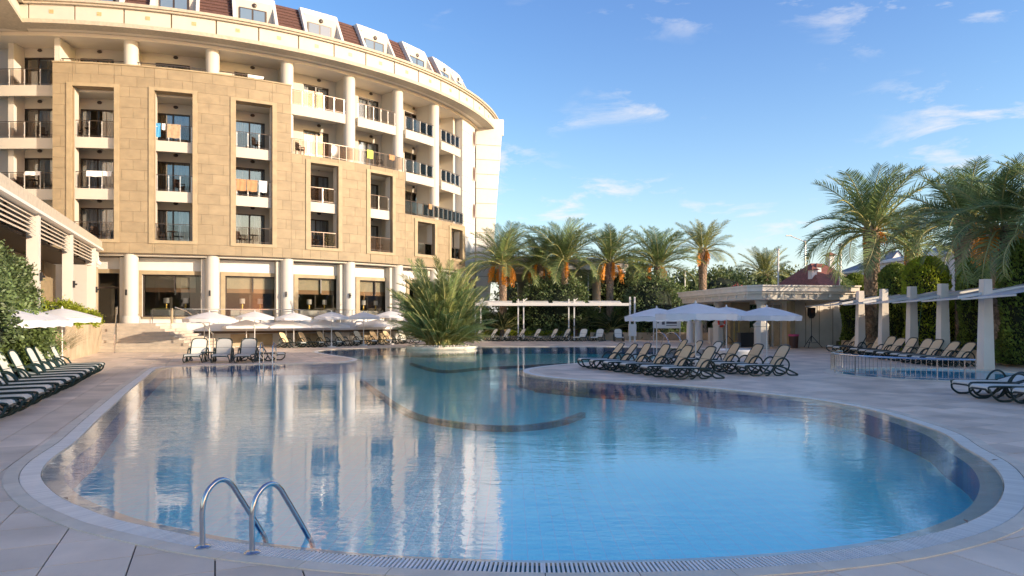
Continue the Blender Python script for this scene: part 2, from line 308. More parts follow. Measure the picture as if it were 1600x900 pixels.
for iu in range(-8, 115):
    for iv in range(-70, 75):
        u = 5.87+iu*TS-.295+TS/2; v = iv*TS+TS/2
        c = uv(u, v)
        if c[1] < 1.2 or abs(c[0]) > .80*c[1]+3.0 or c[1] > 57 or not inpoly(dp, c): continue
        h = TS/2-.006; poly = [uv(u-h, v-h), uv(u-h, v+h), uv(u+h, v+h), uv(u+h, v-h)]
        skip = False
        for P, T in loopsT:
            d = np.hypot(P[:, 0]-c[0], P[:, 1]-c[1]); i = int(np.argmin(d)); inside = inpoly(P, c)
            if d[i] > .75:
                if inside: skip = True
                continue
            p0 = P[i]; t = T[i]/np.hypot(*T[i]); nn = np.array((t[1], -t[0]))       # outward
            outp = []
            for k in range(len(poly)):
                a, b = poly[k], poly[(k+1) % len(poly)]; da, db = (a-p0)@nn, (b-p0)@nn
                if da >= 0: outp.append(a)
                if (da >= 0) != (db >= 0): outp.append(a+(b-a)*da/(da-db))
            poly = outp
            if len(poly) < 3: skip = True; break
        if skip: continue
        (near if c[1] > 4.2 else far).append((c[1]+abs(c[0])*.15, poly))
near.sort(key=lambda q: q[0]); far += near[300:]; near = near[:300]
def area2(p): return abs(sum(p[i][0]*p[(i+1) % len(p)][1]-p[(i+1) % len(p)][0]*p[i][1] for i in range(len(p))))/2
for _, p in near:
    if area2(p) < .004: continue
    if sum(p[i][0]*p[(i+1) % len(p)][1]-p[(i+1) % len(p)][0]*p[i][1] for i in range(len(p))) < 0: p = p[::-1]
    MB().prism(p, -.013, random.uniform(-.0006, .0006)).ob('paving_tile', M['deck'], deck)
mb = MB()
for _, p in far:
    if sum(p[i][0]*p[(i+1) % len(p)][1]-p[(i+1) % len(p)][0]*p[i][1] for i in range(len(p))) < 0: p = p[::-1]
    n = len(p); vs = [(q[0], q[1], -.013) for q in p]+[(q[0], q[1], 0) for q in p]
    mb.add(vs, [tuple(range(n, 2*n))]+[(i, (i+1) % n, n+(i+1) % n, n+i) for i in range(n)])
mb.ob('paving_tiles_beyond', M['deck'], deck, kind='stuff').name = 'paving_tile_field'
# basin
pool = sheet([O_rim[::2]], -.45, 'swimming_pool', M['pool'])
def ring(P, Q, z0, z1, name, m, parent, kind=None):
    n = len(P); vs = [(p[0], p[1], z0) for p in P]+[(q[0], q[1], z1) for q in Q]
    return MB().add(vs, [(i, (i+1) % n, n+(i+1) % n, n+i) for i in range(n)]).ob(name, m, parent, kind=kind)
ring(O_rim, O_rim, -.45, -.055, 'pool_wall', M['poolwall'], pool)
ring(O_rim, offset(O, .0), -.055, -.02, 'overflow_rim', M['rim'], pool)
ring(O, O, -.02, .004, 'grating_kerb', M['coping'], pool)
ring(O, O_gr, -.10, -.10, 'gutter_bed', M['gutter'], pool); ring(O_gr, O_gr, -.10, .006, 'gutter_side', M['gutter'], pool)
wloop = offset(O, .002)
sheet([O], -.012, 'water', M['water'])
# coping stones (each its own part)
seg = 3; nO = len(O); cnt = nO//seg
for k in range(cnt):
    i0 = k*seg; i1 = (k+1)*seg if k < cnt-1 else nO
    idx = [i % nO for i in range(i0, i1+1)]
    a = [O_gr[i] for i in idx]; b = [O_cop[i] for i in idx]
    g = .006
    a[0] = a[0]+(a[1]-a[0])*g/.22; b[0] = b[0]+(b[1]-b[0])*g/.22
    MB().prism([*a][::-1] + [*b], -.014, .010).ob('coping_stone', M['coping'], pool) if False else None
    m_ = MB(); q = len(a)
    vs = [(p[0], p[1], .010) for p in a]+[(p[0], p[1], .010) for p in b]+[(p[0], p[1], -.02) for p in a]+[(p[0], p[1], -.014) for p in b]
    fs = [(j, q+j, q+j+1, j+1) for j in range(q-1)]+[(2*q+j, j, j+1, 2*q+j+1) for j in range(q-1)]+[(q+j, 3*q+j, 3*q+j+1, q+j+1) for j in range(q-1)]+[(0, 2*q, 3*q, q), (q-1, 2*q-1, 4*q-1, 3*q-1)]
    cen = sum(b)/q
    if k < 10**9 and cen[1] < 60: m_.add(vs, fs).ob('coping_stone', M['coping'], pool)
# grating slats
D = np.r_[0, np.cumsum(np.hypot(*(np.roll(O, -1, 0)-O).T))]
def onring(P, s):
    Pc = np.vstack([P, P[:1]]); return np.array((np.interp(s, D, Pc[:, 0]), np.interp(s, D, Pc[:, 1])))
slat_me = MB().box((0, 0, 0), (.018, .205, .02)).me('grating_slat', M['grate'])
sl = []; s = 0
while s < D[-1]:
    a = onring(O, s); b = onring(O_gr, s); sl.append((a, b)); s += .034
order = sorted(range(len(sl)), key=lambda i: sl[i][0][1]+ (0 if abs(sl[i][0][0]) < .75*sl[i][0][1] else 50))
nearset = set(order[:290]); mb = MB()
for i, (a, b) in enumerate(sl):
    c = (a+b)/2; ang = math.atan2(b[1]-a[1], b[0]-a[0])-math.pi/2
    if i in nearset: inst('grating_slat', slat_me, pool, (c[0], c[1], -.003), (0, 0, ang))
    else: mb.box((c[0], c[1], -.003), (.018 if c[1] < 20 else .026, .205, .02), ang)
mb.ob('grating_slats_beyond', M['grate'], pool, kind='stuff').name = 'grating_run'
# submerged ledges with dark mosaic risers
def ledge(px, ztop, w, name):
    P = spline([G(*p) for p in px], 6); mb = MB(); n = len(P)
    vs = []
    for i, p in enumerate(P):
        t = (P[min(i+1, n-1)]-P[max(i-1, 0)]).normalized(); nn = Vector((-t.y, t.x, 0)); 
        vs += [(p.x, p.y, -.449), (p.x, p.y, ztop), (p.x+nn.x*w, p.y+nn.y*w, ztop), (p.x+nn.x*w, p.y+nn.y*w, -.449)]
    fs = []
    for i in range(n-1):
        for k in range(3): fs.append((4*i+k, 4*i+k+1, 4*i+5+k, 4*i+4+k))
    fs += [(0, 1, 2, 3), (4*n-4, 4*n-3, 4*n-2, 4*n-1)]
    mb.add(vs, fs).ob(name, M['poolband'], pool)
ledge([(562, 578), (590, 596), (640, 622), (720, 636), (800, 640), (870, 634), (915, 622)], -.33, .12, 'submerged_ledge')
ledge([(640, 556), (690, 566), (760, 562), (900, 556)], -.33, .12, 'submerged_ledge')
ledge([(835, 590), (900, 595.5), (980, 600.5), (1080, 607), (1180, 617)], -.33, .12, 'submerged_ledge')
# kids pool
kp = sheet([kid], -.35, 'kids_pool', M['kidtile']); ring(kid, kid, -.35, -.03, 'pool_wall', M['kidtile'], kp)
sheet([kid], -.04, 'kids_pool_water', M['kwater'])
kin = kid; kout = np.array([(KC[0]+(p[0]-KC[0])*1.12, KC[1]+(p[1]-KC[1])*1.12) for p in kid])
for k in range(0, 48, 2):
    ids = [k, (k+1) % 48, (k+2) % 48]; a = [kin[i] for i in ids]; b = [kout[i] for i in ids]; a[0] = a[0]+(a[1]-a[0])*.02; b[0] = b[0]+(b[1]-b[0])*.02
    vs = [(p[0], p[1], .012) for p in a]+[(p[0], p[1], .012) for p in b]+[(p[0], p[1], -.05) for p in a]+[(p[0], p[1], -.013) for p in b]
    MB().add(vs, [(0, 3, 4, 1), (1, 4, 5, 2), (6, 0, 1, 7), (7, 1, 2, 8), (3, 9, 10, 4), (4, 10, 11, 5), (0, 6, 9, 3), (2, 5, 11, 8)]).ob('coping_stone', M['coping'], kp)
#BUILDINGS
# ---------------------------------------------------------------- hotel (laid out on an arc)
HX, HY, HR = -28.86, 67.9, 26.05
def A(th, d, z=0.0):
    a = R_(th); return (HX+(HR+d)*math.cos(a), HY+(HR+d)*math.sin(a), z)
def TH(px, d):
    ux, uy = (px-800)/1100, 1.0; r = HR+d; a = ux*ux+uy*uy; b = -2*(ux*HX+uy*HY); c = HX*HX+HY*HY-r*r; D_ = b*b-4*a*c
    t = (-b-math.sqrt(max(D_, 0)))/2/a; return math.degrees(math.atan2(uy*t-HY, ux*t-HX))
def arcbox(mb, t0, t1, d0, d1, z0, z1, step=1.6):
    n = max(1, int(math.ceil(abs(t1-t0)/step))); vs = []
    for i in range(n+1):
        t = t0+(t1-t0)*i/n; vs += [A(t, d1, z0), A(t, d1, z1), A(t, d0, z1), A(t, d0, z0)]
    fs = [(4*i+k, 4*i+4+k, 4*i+4+(k+1) % 4, 4*i+(k+1) % 4) for i in range(n) for k in range(4)]
    fs += [(0, 1, 2, 3), (4*n+3, 4*n+2, 4*n+1, 4*n)]
    mb.add(vs, fs); return mb
def arcwall(t0, t1, d0, d1, zs, holes, top=None, step=1.5):
    tb = sorted(set([t0, t1]+[h[k] for h in holes for k in (0, 1)]+([x[0] for x in top]+[x[1] for x in top] if top else [])))
    tb = [t for t in tb if t0 <= t <= t1]; T = []
    for a, b in zip(tb, tb[1:]):
        n = max(1, int(math.ceil((b-a)/step))); T += [a+(b-a)*i/n for i in range(n)]
    T.append(tb[-1]); Z = sorted(set(list(zs)+[h[k] for h in holes for k in (2, 3)]+([x[2] for x in top] if top else [])))
    def solid(i, j):
        if i < 0 or j < 0 or i >= len(T)-1 or j >= len(Z)-1: return False
        t = (T[i]+T[i+1])/2; z = (Z[j]+Z[j+1])/2
        if any(h[0] < t < h[1] and h[2] < z < h[3] for h in holes): return False
        if top: return any(x[0] < t < x[1] and z < x[2] for x in top)
        return True
    mb = MB()
    for i in range(len(T)-1):
        for j in range(len(Z)-1):
            if not solid(i, j): continue
            a, b, z0, z1 = T[i], T[i+1], Z[j], Z[j+1]
            mb.add([A(a, d1, z0), A(b, d1, z0), A(b, d1, z1), A(a, d1, z1)], [(0, 1, 2, 3)])
            mb.add([A(a, d0, z0), A(b, d0, z0), A(b, d0, z1), A(a, d0, z1)], [(3, 2, 1, 0)])
            if not solid(i-1, j): mb.add([A(a, d0, z0), A(a, d1, z0), A(a, d1, z1), A(a, d0, z1)], [(0, 1, 2, 3)])
            if not solid(i+1, j): mb.add([A(b, d0, z0), A(b, d1, z0), A(b, d1, z1), A(b, d0, z1)], [(3, 2, 1, 0)])
            if not solid(i, j-1): mb.add([A(a, d0, z0), A(b, d0, z0), A(b, d1, z0), A(a, d1, z0)], [(0, 1, 2, 3)])
            if not solid(i, j+1): mb.add([A(a, d0, z1), A(b, d0, z1), A(b, d1, z1), A(a, d1, z1)], [(3, 2, 1, 0)])
    return mb, solid
hotel = thing('hotel_building', 'curved cream hotel with tan stone front, balconies and brown mansard roof', 'hotel')
TC = [-86.2, -77.0, -67.0, -57.1, -47.5, -38.3, -29.2]             # column angles
F = [6.45, 9.5, 12.55, 15.7]; ZC = 18.7
SW = TH(723, .3); FIN = -13.5
# openings of rooms in the plaster wall, and which storeys show
wins = []      # th centre, floor index, width, kind
Tbay = lambda k: (TC[k], TC[k+1])
def wth(pa, pb, d=-1.6): return TH(pa, d), TH(pb, d)
col_px = {0: (125, 178), 1: (243, 297), 2: (366, 414), 3: (474, 514), 4: (560, 592), 5: (632, 655), 6: (686, 699)}
for k in range(7):
    a, b = wth(*col_px[k])
    for f in range(4): wins.append((a, b, f, k))
aL, bL = wth(30, 88)
aL = max(aL, -94.5)
for f in range(4): wins.append((aL, bL, f, -1))
WH = 2.2
holes = [(a, b, F[f], F[f]+WH) for a, b, f, k in wins]
room_wall, _ = arcwall(-97, SW, -1.85, -1.6, [5.7, ZC], holes)
room_wall.ob('room_wall', M['plaster'], hotel)
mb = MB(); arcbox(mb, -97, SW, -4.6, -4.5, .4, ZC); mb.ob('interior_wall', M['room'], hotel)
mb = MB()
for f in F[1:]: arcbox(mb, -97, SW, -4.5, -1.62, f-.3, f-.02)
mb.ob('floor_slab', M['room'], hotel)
mb = MB(); arcbox(mb, -97, 4, -9, .85, ZC+.02, ZC+.14, 1.2); mb.ob('cornice_soffit', M['soffit'], hotel)
mb = MB(); arcbox(mb, -97, 3, -9, .35, ZC-.22, ZC-.002, 1.2); mb.ob('soffit_beam', M['soffit'], hotel)
# columns
mb0 = MB().lathe([(.52, 0), (.52, .25), (.41, .32), (.39, 4.0), (.39, 17.0)], n=28)
colme = MB().lathe([(.40, 0), (.40, 17.0)], n=28).me('column', M['column'], 40)
for i, t in enumerate(TC):
    if i == 0: continue
    base = .0 if i > 1 else 1.5
    zt = ZC-.22
    me_ = MB().lathe([(.40, base), (.40, zt)], n=28).me('column', M['column'], 40)
    x, y, _ = A(t, 0); inst('column', me_, hotel, (x, y, 0))
    if base > 0 or True:
        inst('column_base', MB().lathe([(.50, 1.5), (.50, 1.85), (.43, 1.95)], n=28).me('column_base', M['column'], 40), hotel, (x, y, 0))
t = TC[0]; mb = MB(); arcbox(mb, t-.1, t+.6, -1.6, .1, 5.7, ZC-.222); mb.ob('pillar', M['column'], hotel)
mb = MB(); tq = TH(17, -.7); arcbox(mb, tq-.4, tq+.4, -1.6, -.7, 5.7, ZC-.222); mb.ob('pillar', M['column'], hotel)
# dividing fins between rooms
for t in TC[1:]+[SW-1.0]:
    mb = MB(); arcbox(mb, t-.35, t+.35, -1.59, -.30, 5.7, ZC-.223); mb.ob('balcony_divider', M['plaster'], hotel)
# tan stone front with its openings
O5 = .55
def op(pa, pb, z0, z1): return (TH(pa, O5), TH(pb, O5), z0, z1)
tops = [(TC[0]+.2, TH(455, O5), 16.85), (TH(455, O5), TH(633, O5), 12.5), (TH(633, O5), TH(727, O5), 9.45)]
bh = [op(113, 178.5, 6.5, 15.5), op(241.5, 301, 6.5, 15.5), op(368.5, 425.5, 6.5, 15.4), op(485, 528.5, 6.5, 12.05), op(578.5, 613, 6.5, 12.0), op(652, 679, 6.6, 9.05), op(704.5, 722, 6.6, 9.0)]
tw, solid = arcwall(tops[0][0], tops[-1][1], -.15, O5-.03, [5.7], bh, tops)
tan = tw.ob('stone_front', M['tanbase'], hotel)
# cladding panels: courses of large slabs, cut round the openings
pans = []; PH = .62
z = 5.70; row = 0
while z < 16.85:
    z1 = z+PH; t = tops[0][0]; off = (row*37 % 5)*.45; first = True
    while t < tops[-1][1]:
        t1 = t+(2.7 if not first else 1.0+off); first = False
        t1 = min(t1, tops[-1][1])
        # split into pieces that lie on stone
        cuts = sorted(set([t, t1]+[c for h in bh for c in h[:2] if t < c < t1]+[x[0] for x in tops if t < x[0] < t1]))
        for a, b in zip(cuts, cuts[1:]):
            if b-a < .12: continue
            m_ = (a+b)/2; tp = [x[2] for x in tops if x[0] <= m_ <= x[1]]
            if not tp: continue
            zz = [(z, min(z1, tp[0]))]
            for h in bh:
                if h[0] < m_ < h[1]:
                    n2 = []
                    for p, q in zz:
                        if q <= h[2] or p >= h[3]: n2.append((p, q))
                        else:
                            if p < h[2]: n2.append((p, h[2]))
                            if q > h[3]: n2.append((h[3], q))
                    zz = n2
            for p, q in zz:
                if q-p > .06: pans.append((a, b, p, q))
        t = t1
    z = z1; row += 1
pans.sort(key=lambda q: -(q[1]-q[0])*(q[3]-q[2])*(1 if q[0] < -45 else .5))
rest = MB()
for i, (a, b, p, q) in enumerate(pans):
    g = .014; dd = O5+random.uniform(-.002, .002); m_ = MB() if i < 300 else rest
    arcbox(m_, a+g, b-g, O5-.05, dd, p+.005, q-.005, 1.4)
    if i < 300: m_.ob('stone_slab', M['tan'], hotel)
if rest.v: rest.ob('small_stone_slabs', M['tan'], hotel, kind='stuff').name = 'stone_slab_offcuts'
# trims round the tall openings
for h in bh:
    mb = MB(); w_ = .28
    arcbox(mb, h[0]-w_*2.4, h[0], O5, O5+.06, h[2]-.2, h[3]+.2); arcbox(mb, h[1], h[1]+w_*2.1, O5, O5+.06, h[2]-.2, h[3]+.2)
    arcbox(mb, h[0], h[1], O5, O5+.06, h[3], h[3]+.2); arcbox(mb, h[0], h[1], O5, O5+.06, h[2]-.2, h[2])
    mb.ob('stone_surround', M['tantrim'], hotel)
mb = MB(); arcbox(mb, tops[0][0], tops[0][1]+.05, -.25, O5+.05, 16.85, 16.93); mb.ob('parapet_cap', M['tantrim'], hotel)
mb = MB(); arcbox(mb, tops[0][0], tops[-1][1], -1.6, O5-.3, 5.56, 5.699); mb.ob('front_soffit', M['plaster'], hotel)
# windows
def window(a, b, f, k, z0=None, h=WH):
    z0 = F[f] if z0 is None else z0
    t = (a+b)/2; w_ = 2*(HR-1.6)*math.sin(R_(b-a)/2); x, y, _ = A(t, -1.74, 0)
    fr = MB(); e = .07
    for bx in (((-w_/2+e/2, 0, h/2), (e, .1, h)), ((w_/2-e/2, 0, h/2), (e, .1, h)), ((0, 0, e/2), (w_-2*e, .1, e)), ((0, 0, h-e/2), (w_-2*e, .1, e)), ((0, 0, h/2), (e*1.1, .09, h-2*e))): fr.box(*bx)
    wo = fr.ob('window_frame', M['frame'], hotel, loc=(x, y, z0), rot=(0, 0, R_(t)+math.pi/2))
    for s_ in (-1, 1):
        pw = w_/2-1.5*e
        MB().box((s_*(w_/4), 0.02, h/2), (pw, .012, h-2*e)).ob('window_pane', M['pane'], wo)
    r = random.random(); spans = [(-1, -.1), (.1, 1)] if r < .25 else ([(-1, 1)] if r < .65 else ([(-1, .25)] if r < .85 else [(-1, -.55), (.35, 1)]))
    for p, q in spans:
        c = MB(); n = max(6, int((q-p)*w_/2/.05)); vs = []
        for i in range(n+1):
            xx = (p+(q-p)*i/n)*(w_/2-.08); yy = .17+.03*math.sin(i*1.9)+.012*math.sin(i*4.1); vs += [(xx, yy, .05), (xx, yy, h-.05)]
        c.add(vs, [(2*i, 2*i+2, 2*i+3, 2*i+1) for i in range(n)]); c.ob('curtain', M['curtain'] if (k != -1 and r > .1) else M['beigecurtain'], wo)
for a, b, f, k in wins: window(a, b, f, k)
# pier mouldings and lamps over the windows
lampme = MB().lathe([(.05, 0), (.2, .02), (.2, .08), (.12, .12), (.03, .14)], n=14).me('wall_light', M['frame'], 40)
for a, b, f, k in wins:
    t = (a+b)/2+.4; x, y, _ = A(t, -1.60); o = inst('wall_light', lampme, hotel, (x, y, F[f]+WH+.42), (R_(90), 0, R_(t)+math.pi/2)); 
    o.rotation_euler = Euler((R_(90), 0, R_(t)+math.pi/2)); o.scale = (.72, .5, .72)
# balconies
pme = MB().box((0, 0, .5), (.032, .035, 1.0)).box((0, -.03, .85), (.07, .03, .06)).box((0, -.03, .18), (.07, .03, .06)).me('rail_post', M['post'])
pme2 = MB().box((0, 0, .5), (.028, .03, 1.0)).me('rail_post', M['rail'])
def balcony(t0, t1, f, d1, n, slab=True, zf=None, dslab=None):
    zf = F[f] if zf is None else zf
    if slab:
        mb = MB(); arcbox(mb, t0, t1, -1.59, d1-.12, zf-.30, zf, 1.2); arcbox(mb, t0, t1, d1-.12, d1, zf-.62, zf+.02, 1.2)
        bo = mb.ob('balcony', M['plaster'], hotel)
    else:
        mb = MB(); arcbox(mb, t0, t1, d1-.16, d1-.02, zf+.001, zf+.012, 1.2); bo = mb.ob('balcony', M['plaster'], hotel)
    dr = d1-.09
    mb = MB(); arcbox(mb, t0, t1, dr-.022, dr+.022, zf+1.0, zf+1.035, 1.2); arcbox(mb, t0, t1, dr-.01, dr+.01, zf+.11, zf+.13, 1.2); mb.ob('handrail', M['rail'], bo)
    ts = [t0+(t1-t0)*(i+.08)/(n-.84) for i in range(n)]
    for t in ts:
        x, y, _ = A(t, dr); inst('rail_post', pme if slab else pme2, bo, (x, y, zf+.02), (0, 0, R_(t)+math.pi/2))
    for a, b in zip(ts, ts[1:]):
        mb = MB(); arcbox(mb, a+.13, b-.13, dr-.006, dr+.006, zf+.16, zf+.96, 2); mb.ob('glass_panel', M['rglass'], bo)
    return bo
# inset balconies in the stone front
for i, (h, fl, n) in enumerate(zip(bh, ([0, 1, 2], [0, 1, 2], [0, 1, 2], [0, 1], [0, 1], [0], [0]), (4, 4, 4, 3, 3, 3, 3))):
    for f in fl:
        if f == 0: balcony(h[0]+.05, h[1]-.05, f, .48, n, slab=False, zf=6.5); mb = MB(); arcbox(mb, h[0]-2, h[1]+2, -1.59, -.16, 6.1, 6.45); mb.ob('balcony_floor', M['plaster'], hotel)
        else:
            balcony(h[0]+.06, h[1]-.06, f, .30, n); mb = MB(); arcbox(mb, h[0]-1.69, h[0]+.05, -1.59, -.17, F[f]-.3, F[f]); arcbox(mb, h[1]-.05, h[1]+1.69, -1.59, -.17, F[f]-.3, F[f]); mb.ob('balcony_floor', M['plaster'], hotel)
    # deep side walls inside the recess
    for t, s_ in ((h[0], -1), (h[1], 1)):
        mb = MB(); arcbox(mb, t+s_*1.7, t+s_*2.1, -1.59, -.16, 6.45, h[3]); mb.ob('recess_wall', M['plaster'], hotel); mb = MB(); arcbox(mb, t-s_*.0, t-s_*.04, -.18, O5-.25, 6.5, h[3]); mb.ob('recess_wall', M['plaster'], hotel)
    mb = MB(); arcbox(mb, h[0]-2, h[1]+2, -1.59, -.16, h[3], h[3]+.25); mb.ob('recess_ceiling', M['plaster'], hotel)
# open balconies beside the stone front
for k, fl in ((3, [3]), (4, [3]), (5, [2, 3]), (6, [2, 3])):
    t0 = TC[k]+1.0; t1 = TC[k+1]-1.1 if k < 6 else SW-1.4
    if k == 3: t0 = tops[0][1]+.02
    for f in fl: balcony(t0, t1, f, .40, 6 if k < 5 else 5)
balcony(tops[0][1]+.1, tops[1][1]-.1, 2, .50, 17, slab=False, zf=12.5)
balcony(tops[1][1]+.1, tops[2][1]-.1, 1, .50, 13, slab=False, zf=9.47)
for k, f, a, b in ((3, 2, tops[0][1], tops[1][1]), (5, 1, tops[1][1], tops[2][1]), (0, 3, tops[0][0], tops[0][1])):
    mb = MB(); arcbox(mb, a, b, -1.59, -.16, F[f]-.32, F[f]); mb.ob('balcony_floor', M['plaster'], hotel)
mb = MB(); arcbox(mb, tops[0][0]+.6, tops[0][1]-3.5, .1, .15, 17.2, 17.25)
for i in range(14):
    t = tops[0][0]+.8+i*(tops[0][1]-tops[0][0]-4.6)/13; x, y, _ = A(t, .125); mb.box((x, y, 17.06), (.04, .04, .28), R_(t))
mb.ob('parapet_rail', M['rail'], hotel)
for f in range(4): balcony(-97, TC[0]-.12, f, -.15, 6)
mb = MB(); arcbox(mb, -97, TC[0]-.1, -1.59, -1.2, 5.7, 6.2); mb.ob('wall_base', M['plaster'], hotel)
# plaster end wall with oval windows, tapering fin behind it
ovals = []
mb, _ = arcwall(SW, FIN, -.4, .28, [5.2, ZC-.222], [])
mb.ob('end_wall', M['white'], hotel)
mb, _ = arcwall(SW, FIN, -.4, .20, [0, 5.2], []); mb.ob('end_wall_base', M['plaster'], hotel)
for i in range(10):
    mb = MB(); zz = 6.1+i*1.27; arcbox(mb, SW+.02, FIN, .279, .284, zz, zz+.035); mb.ob('wall_joint', M['tanbase'], hotel)
    mb = MB(); arcbox(mb, SW-1.9, SW-.0, -1.58, -1.57, zz, zz+.03)
for zc in (7.4, 11.5, 15.6):
    t = TH(740, .3); zc = 1.85+(496-{7.4: 330, 11.5: 272, 15.6: 217}[zc])/1100*(A(t, .3)[1]); x, y, _ = A(t, .285)
    mb = MB(); Mx = Matrix.Translation((x, y, zc)) @ Euler((0, 0, R_(t)+math.pi/2)).to_matrix().to_4x4()
    n = 28; vs = []
    for k in range(n):
        a = 2*math.pi*k/n; ca, sa = math.cos(a), math.sin(a)
        vs += [Mx @ Vector((.48*ca, -.06, .74*sa)), Mx @ Vector((.40*ca, -.06, .64*sa)), Mx @ Vector((.40*ca, .02, .64*sa)), Mx @ Vector((.48*ca, .02, .74*sa))]
    mb.add(vs, [(4*k+j, 4*k+(j+1) % 4, 4*((k+1) % n)+(j+1) % 4, 4*((k+1) % n)+j) for k in range(n) for j in range(4)])
    wo = mb.ob('oval_window', M['white'], hotel, 40)
    mb = MB(); vs = [Mx @ Vector((.40*math.cos(2*math.pi*k/n), -.012, .64*math.sin(2*math.pi*k/n))) for k in range(n)]
    mb.add(vs, [tuple(range(n))]); mb.ob('window_pane', M['brownp'] if zc < 14 or zc > 15 else M['brownp'], wo)
def W(px, Y, py=None): return ((px-800)/1100*Y, Y, 0 if py is None else HC+(496-py)/1100*Y)
p0 = Vector(A(FIN+1.0, .1)); p1 = Vector(W(787, 63.6)); fy = 61.5
def finx(px, Y=62.5): return Vector(((px-800)/1100*Y, Y, 0))
zt = HC+(496-184)/1100*62.5; zm = HC+(496-209)/1100*62.5
q = [(finx(744).x, 0), (finx(760.5).x, 0), (finx(784).x, zm), (finx(787).x, zm), (finx(787).x, zt), (finx(744).x, zt)]
nrow = 17; mb = MB()
def fedge(z): return q[1][0]+(q[2][0]-q[1][0])*z/zm
vs = [(a, 62.5+.25*(a-q[0][0]), z) for a, z in q]+[(a-.9, 64.5+.25*(a-q[0][0]), z) for a, z in q]
n = len(q); mb.add(vs, [tuple(range(n-1, -1, -1)), tuple(range(n, 2*n))]+[(i, (i+1) % n, n+(i+1) % n, n+i) for i in range(n)])
mb.ob('tapering_fin', M['white'], hotel)
for i in range(13):
    zz = 1.3*i+1.6; x0, x1 = q[0][0], fedge(zz)-.02
    MB().bar((x0, 62.49+.0, zz), (x1, 62.49+.25*(x1-x0), zz), .012, .035).ob('wall_joint', M['tanbase'], hotel)
# cornice: base moulding, panels with ornaments, top moulding
mb = MB(); arcbox(mb, -95.4, 3, .8, 1.70, ZC, ZC+.20, 1.2); arcbox(mb, -95.4, 3, .8, 1.60, ZC+.20, ZC+.27, 1.2); mb.ob('lower_moulding', M['cornice'], hotel)
mb = MB(); arcbox(mb, -95.4, 3, .6, 1.44, ZC+.27, ZC+1.14, 1.2); mb.ob('cornice_core', M['tanbase'], hotel)
mb = MB(); arcbox(mb, -95.4, 3, .3, 1.66, ZC+1.14, ZC+1.26, 1.2); arcbox(mb, -95.4, 3, .3, 1.76, ZC+1.26, ZC+1.42, 1.2); arcbox(mb, -95.4, 3, -9, .3, ZC+1.0, ZC+1.38, 1.2); mb.ob('upper_moulding', M['cornice'], hotel)
pj = [TH(x, 1.7) for x in (114, 192, 267, 338, 405, 468, 524, 574, 619, 657)]
step = 5.25; t = -95.4; js = [pj[0]-step*2, pj[0]-step]+pj
while js[-1] < 2: js.append(js[-1]+step)
for a, b in zip(js, js[1:]):
    a2 = max(a, -95.3); 
    mb = MB(); arcbox(mb, a2+.09, b-.09, 1.43, 1.50, ZC+.275, ZC+1.135, 1.4); po = mb.ob('cornice_panel', M['panel'], hotel)
    c = (a2+b)/2; mb = MB(); arcbox(mb, c-.26, c+.26, 1.48, 1.515, ZC+.62, ZC+.84); mb.ob('square_ornament', M['ornament'], po)
# wing that comes forward at the far left
wd = Vector((sT, -cT, 0)); wc = Vector(A(-95.4, 1.7)); 
wc = Vector((XP(38, 40.6), 40.6, 0)); wn = Vector((-cT, -sT, 0))
def wingbox(l0, l1, n0, n1, z0, z1):
    mb = MB(); P = [wc+wd*l+wn*n_ for l, n_ in ((l0, n0), (l1, n0), (l1, n1), (l0, n1))]; return mb.prism([(p.x, p.y) for p in P], z0, z1)
wingbox(-1, 17, .0, 9, ZC-.005, ZC+.2).ob('wing_lower_moulding', M['cornice'], hotel)
wingbox(-1, 17, .2, 9, ZC+.2, ZC+1.14).ob('wing_cornice', M['panel'], hotel)
wingbox(-1, 17, -.05, 9, ZC+1.14, ZC+1.42).ob('wing_upper_moulding', M['cornice'], hotel)
wingbox(-.5, 16.5, 3.2, 9, 5.9, ZC-.006).ob('wing_wall', M['plaster'], hotel)
wingbox(0, 16.5, 1.0, 9, ZC+1.42, ZC+3.6).ob('wing_roof', M['shingle'], hotel)
# mansard roof and dormers
def mans(t0, t1, name, m, d0, z0, d1, z1, th=.25):
    n = max(1, int((t1-t0)/1.3)); vs = []
    for i in range(n+1):
        t = t0+(t1-t0)*i/n; vs += [A(t, d0, z0), A(t, d1, z1), A(t, d1-th, z1-.05), A(t, d0-th, z0-.05)]
    fs = [(4*i+k, 4*i+4+k, 4*i+4+(k+1) % 4, 4*i+(k+1) % 4) for i in range(n) for k in range(4)]+[(0, 1, 2, 3), (4*n+3, 4*n+2, 4*n+1, 4*n)]
    return MB().add(vs, fs).ob(name, m, hotel)
ZR = ZC+1.40
DORM = [(TH(px, .7), 2.75 if px < 700 else 2.5) for px in (60, 150, 272, 401, 510, 598, 666, 709, 731)]
edges = [-97]+[e for t, h_ in DORM for e in (t-h_-.02, t+h_+.02)]+[6]; gaps = [(edges[i], edges[i+1]) for i in range(0, len(edges), 2) if edges[i+1]-edges[i] > .1]
for a, b in gaps:
    ro = mans(a, b, 'mansard_roof', M['shingle'], .55, ZR, -.95, ZR+2.45)
    for r in range(9):
        k0 = (r+.5)/9.5; mb = MB(); d = .56-1.5*k0; zz = ZR+2.45*k0
        arcbox(mb, a, b, d-.02, d+.035, zz, zz+.03, 1.3); mb.ob('shingle_course', M['shingle'], ro)
mb = MB(); arcbox(mb, -97, 6, -9, -1.0, ZR+2.3, ZR+2.42, 1.4); mb.ob('flat_roof', M['greyrev'], hotel)
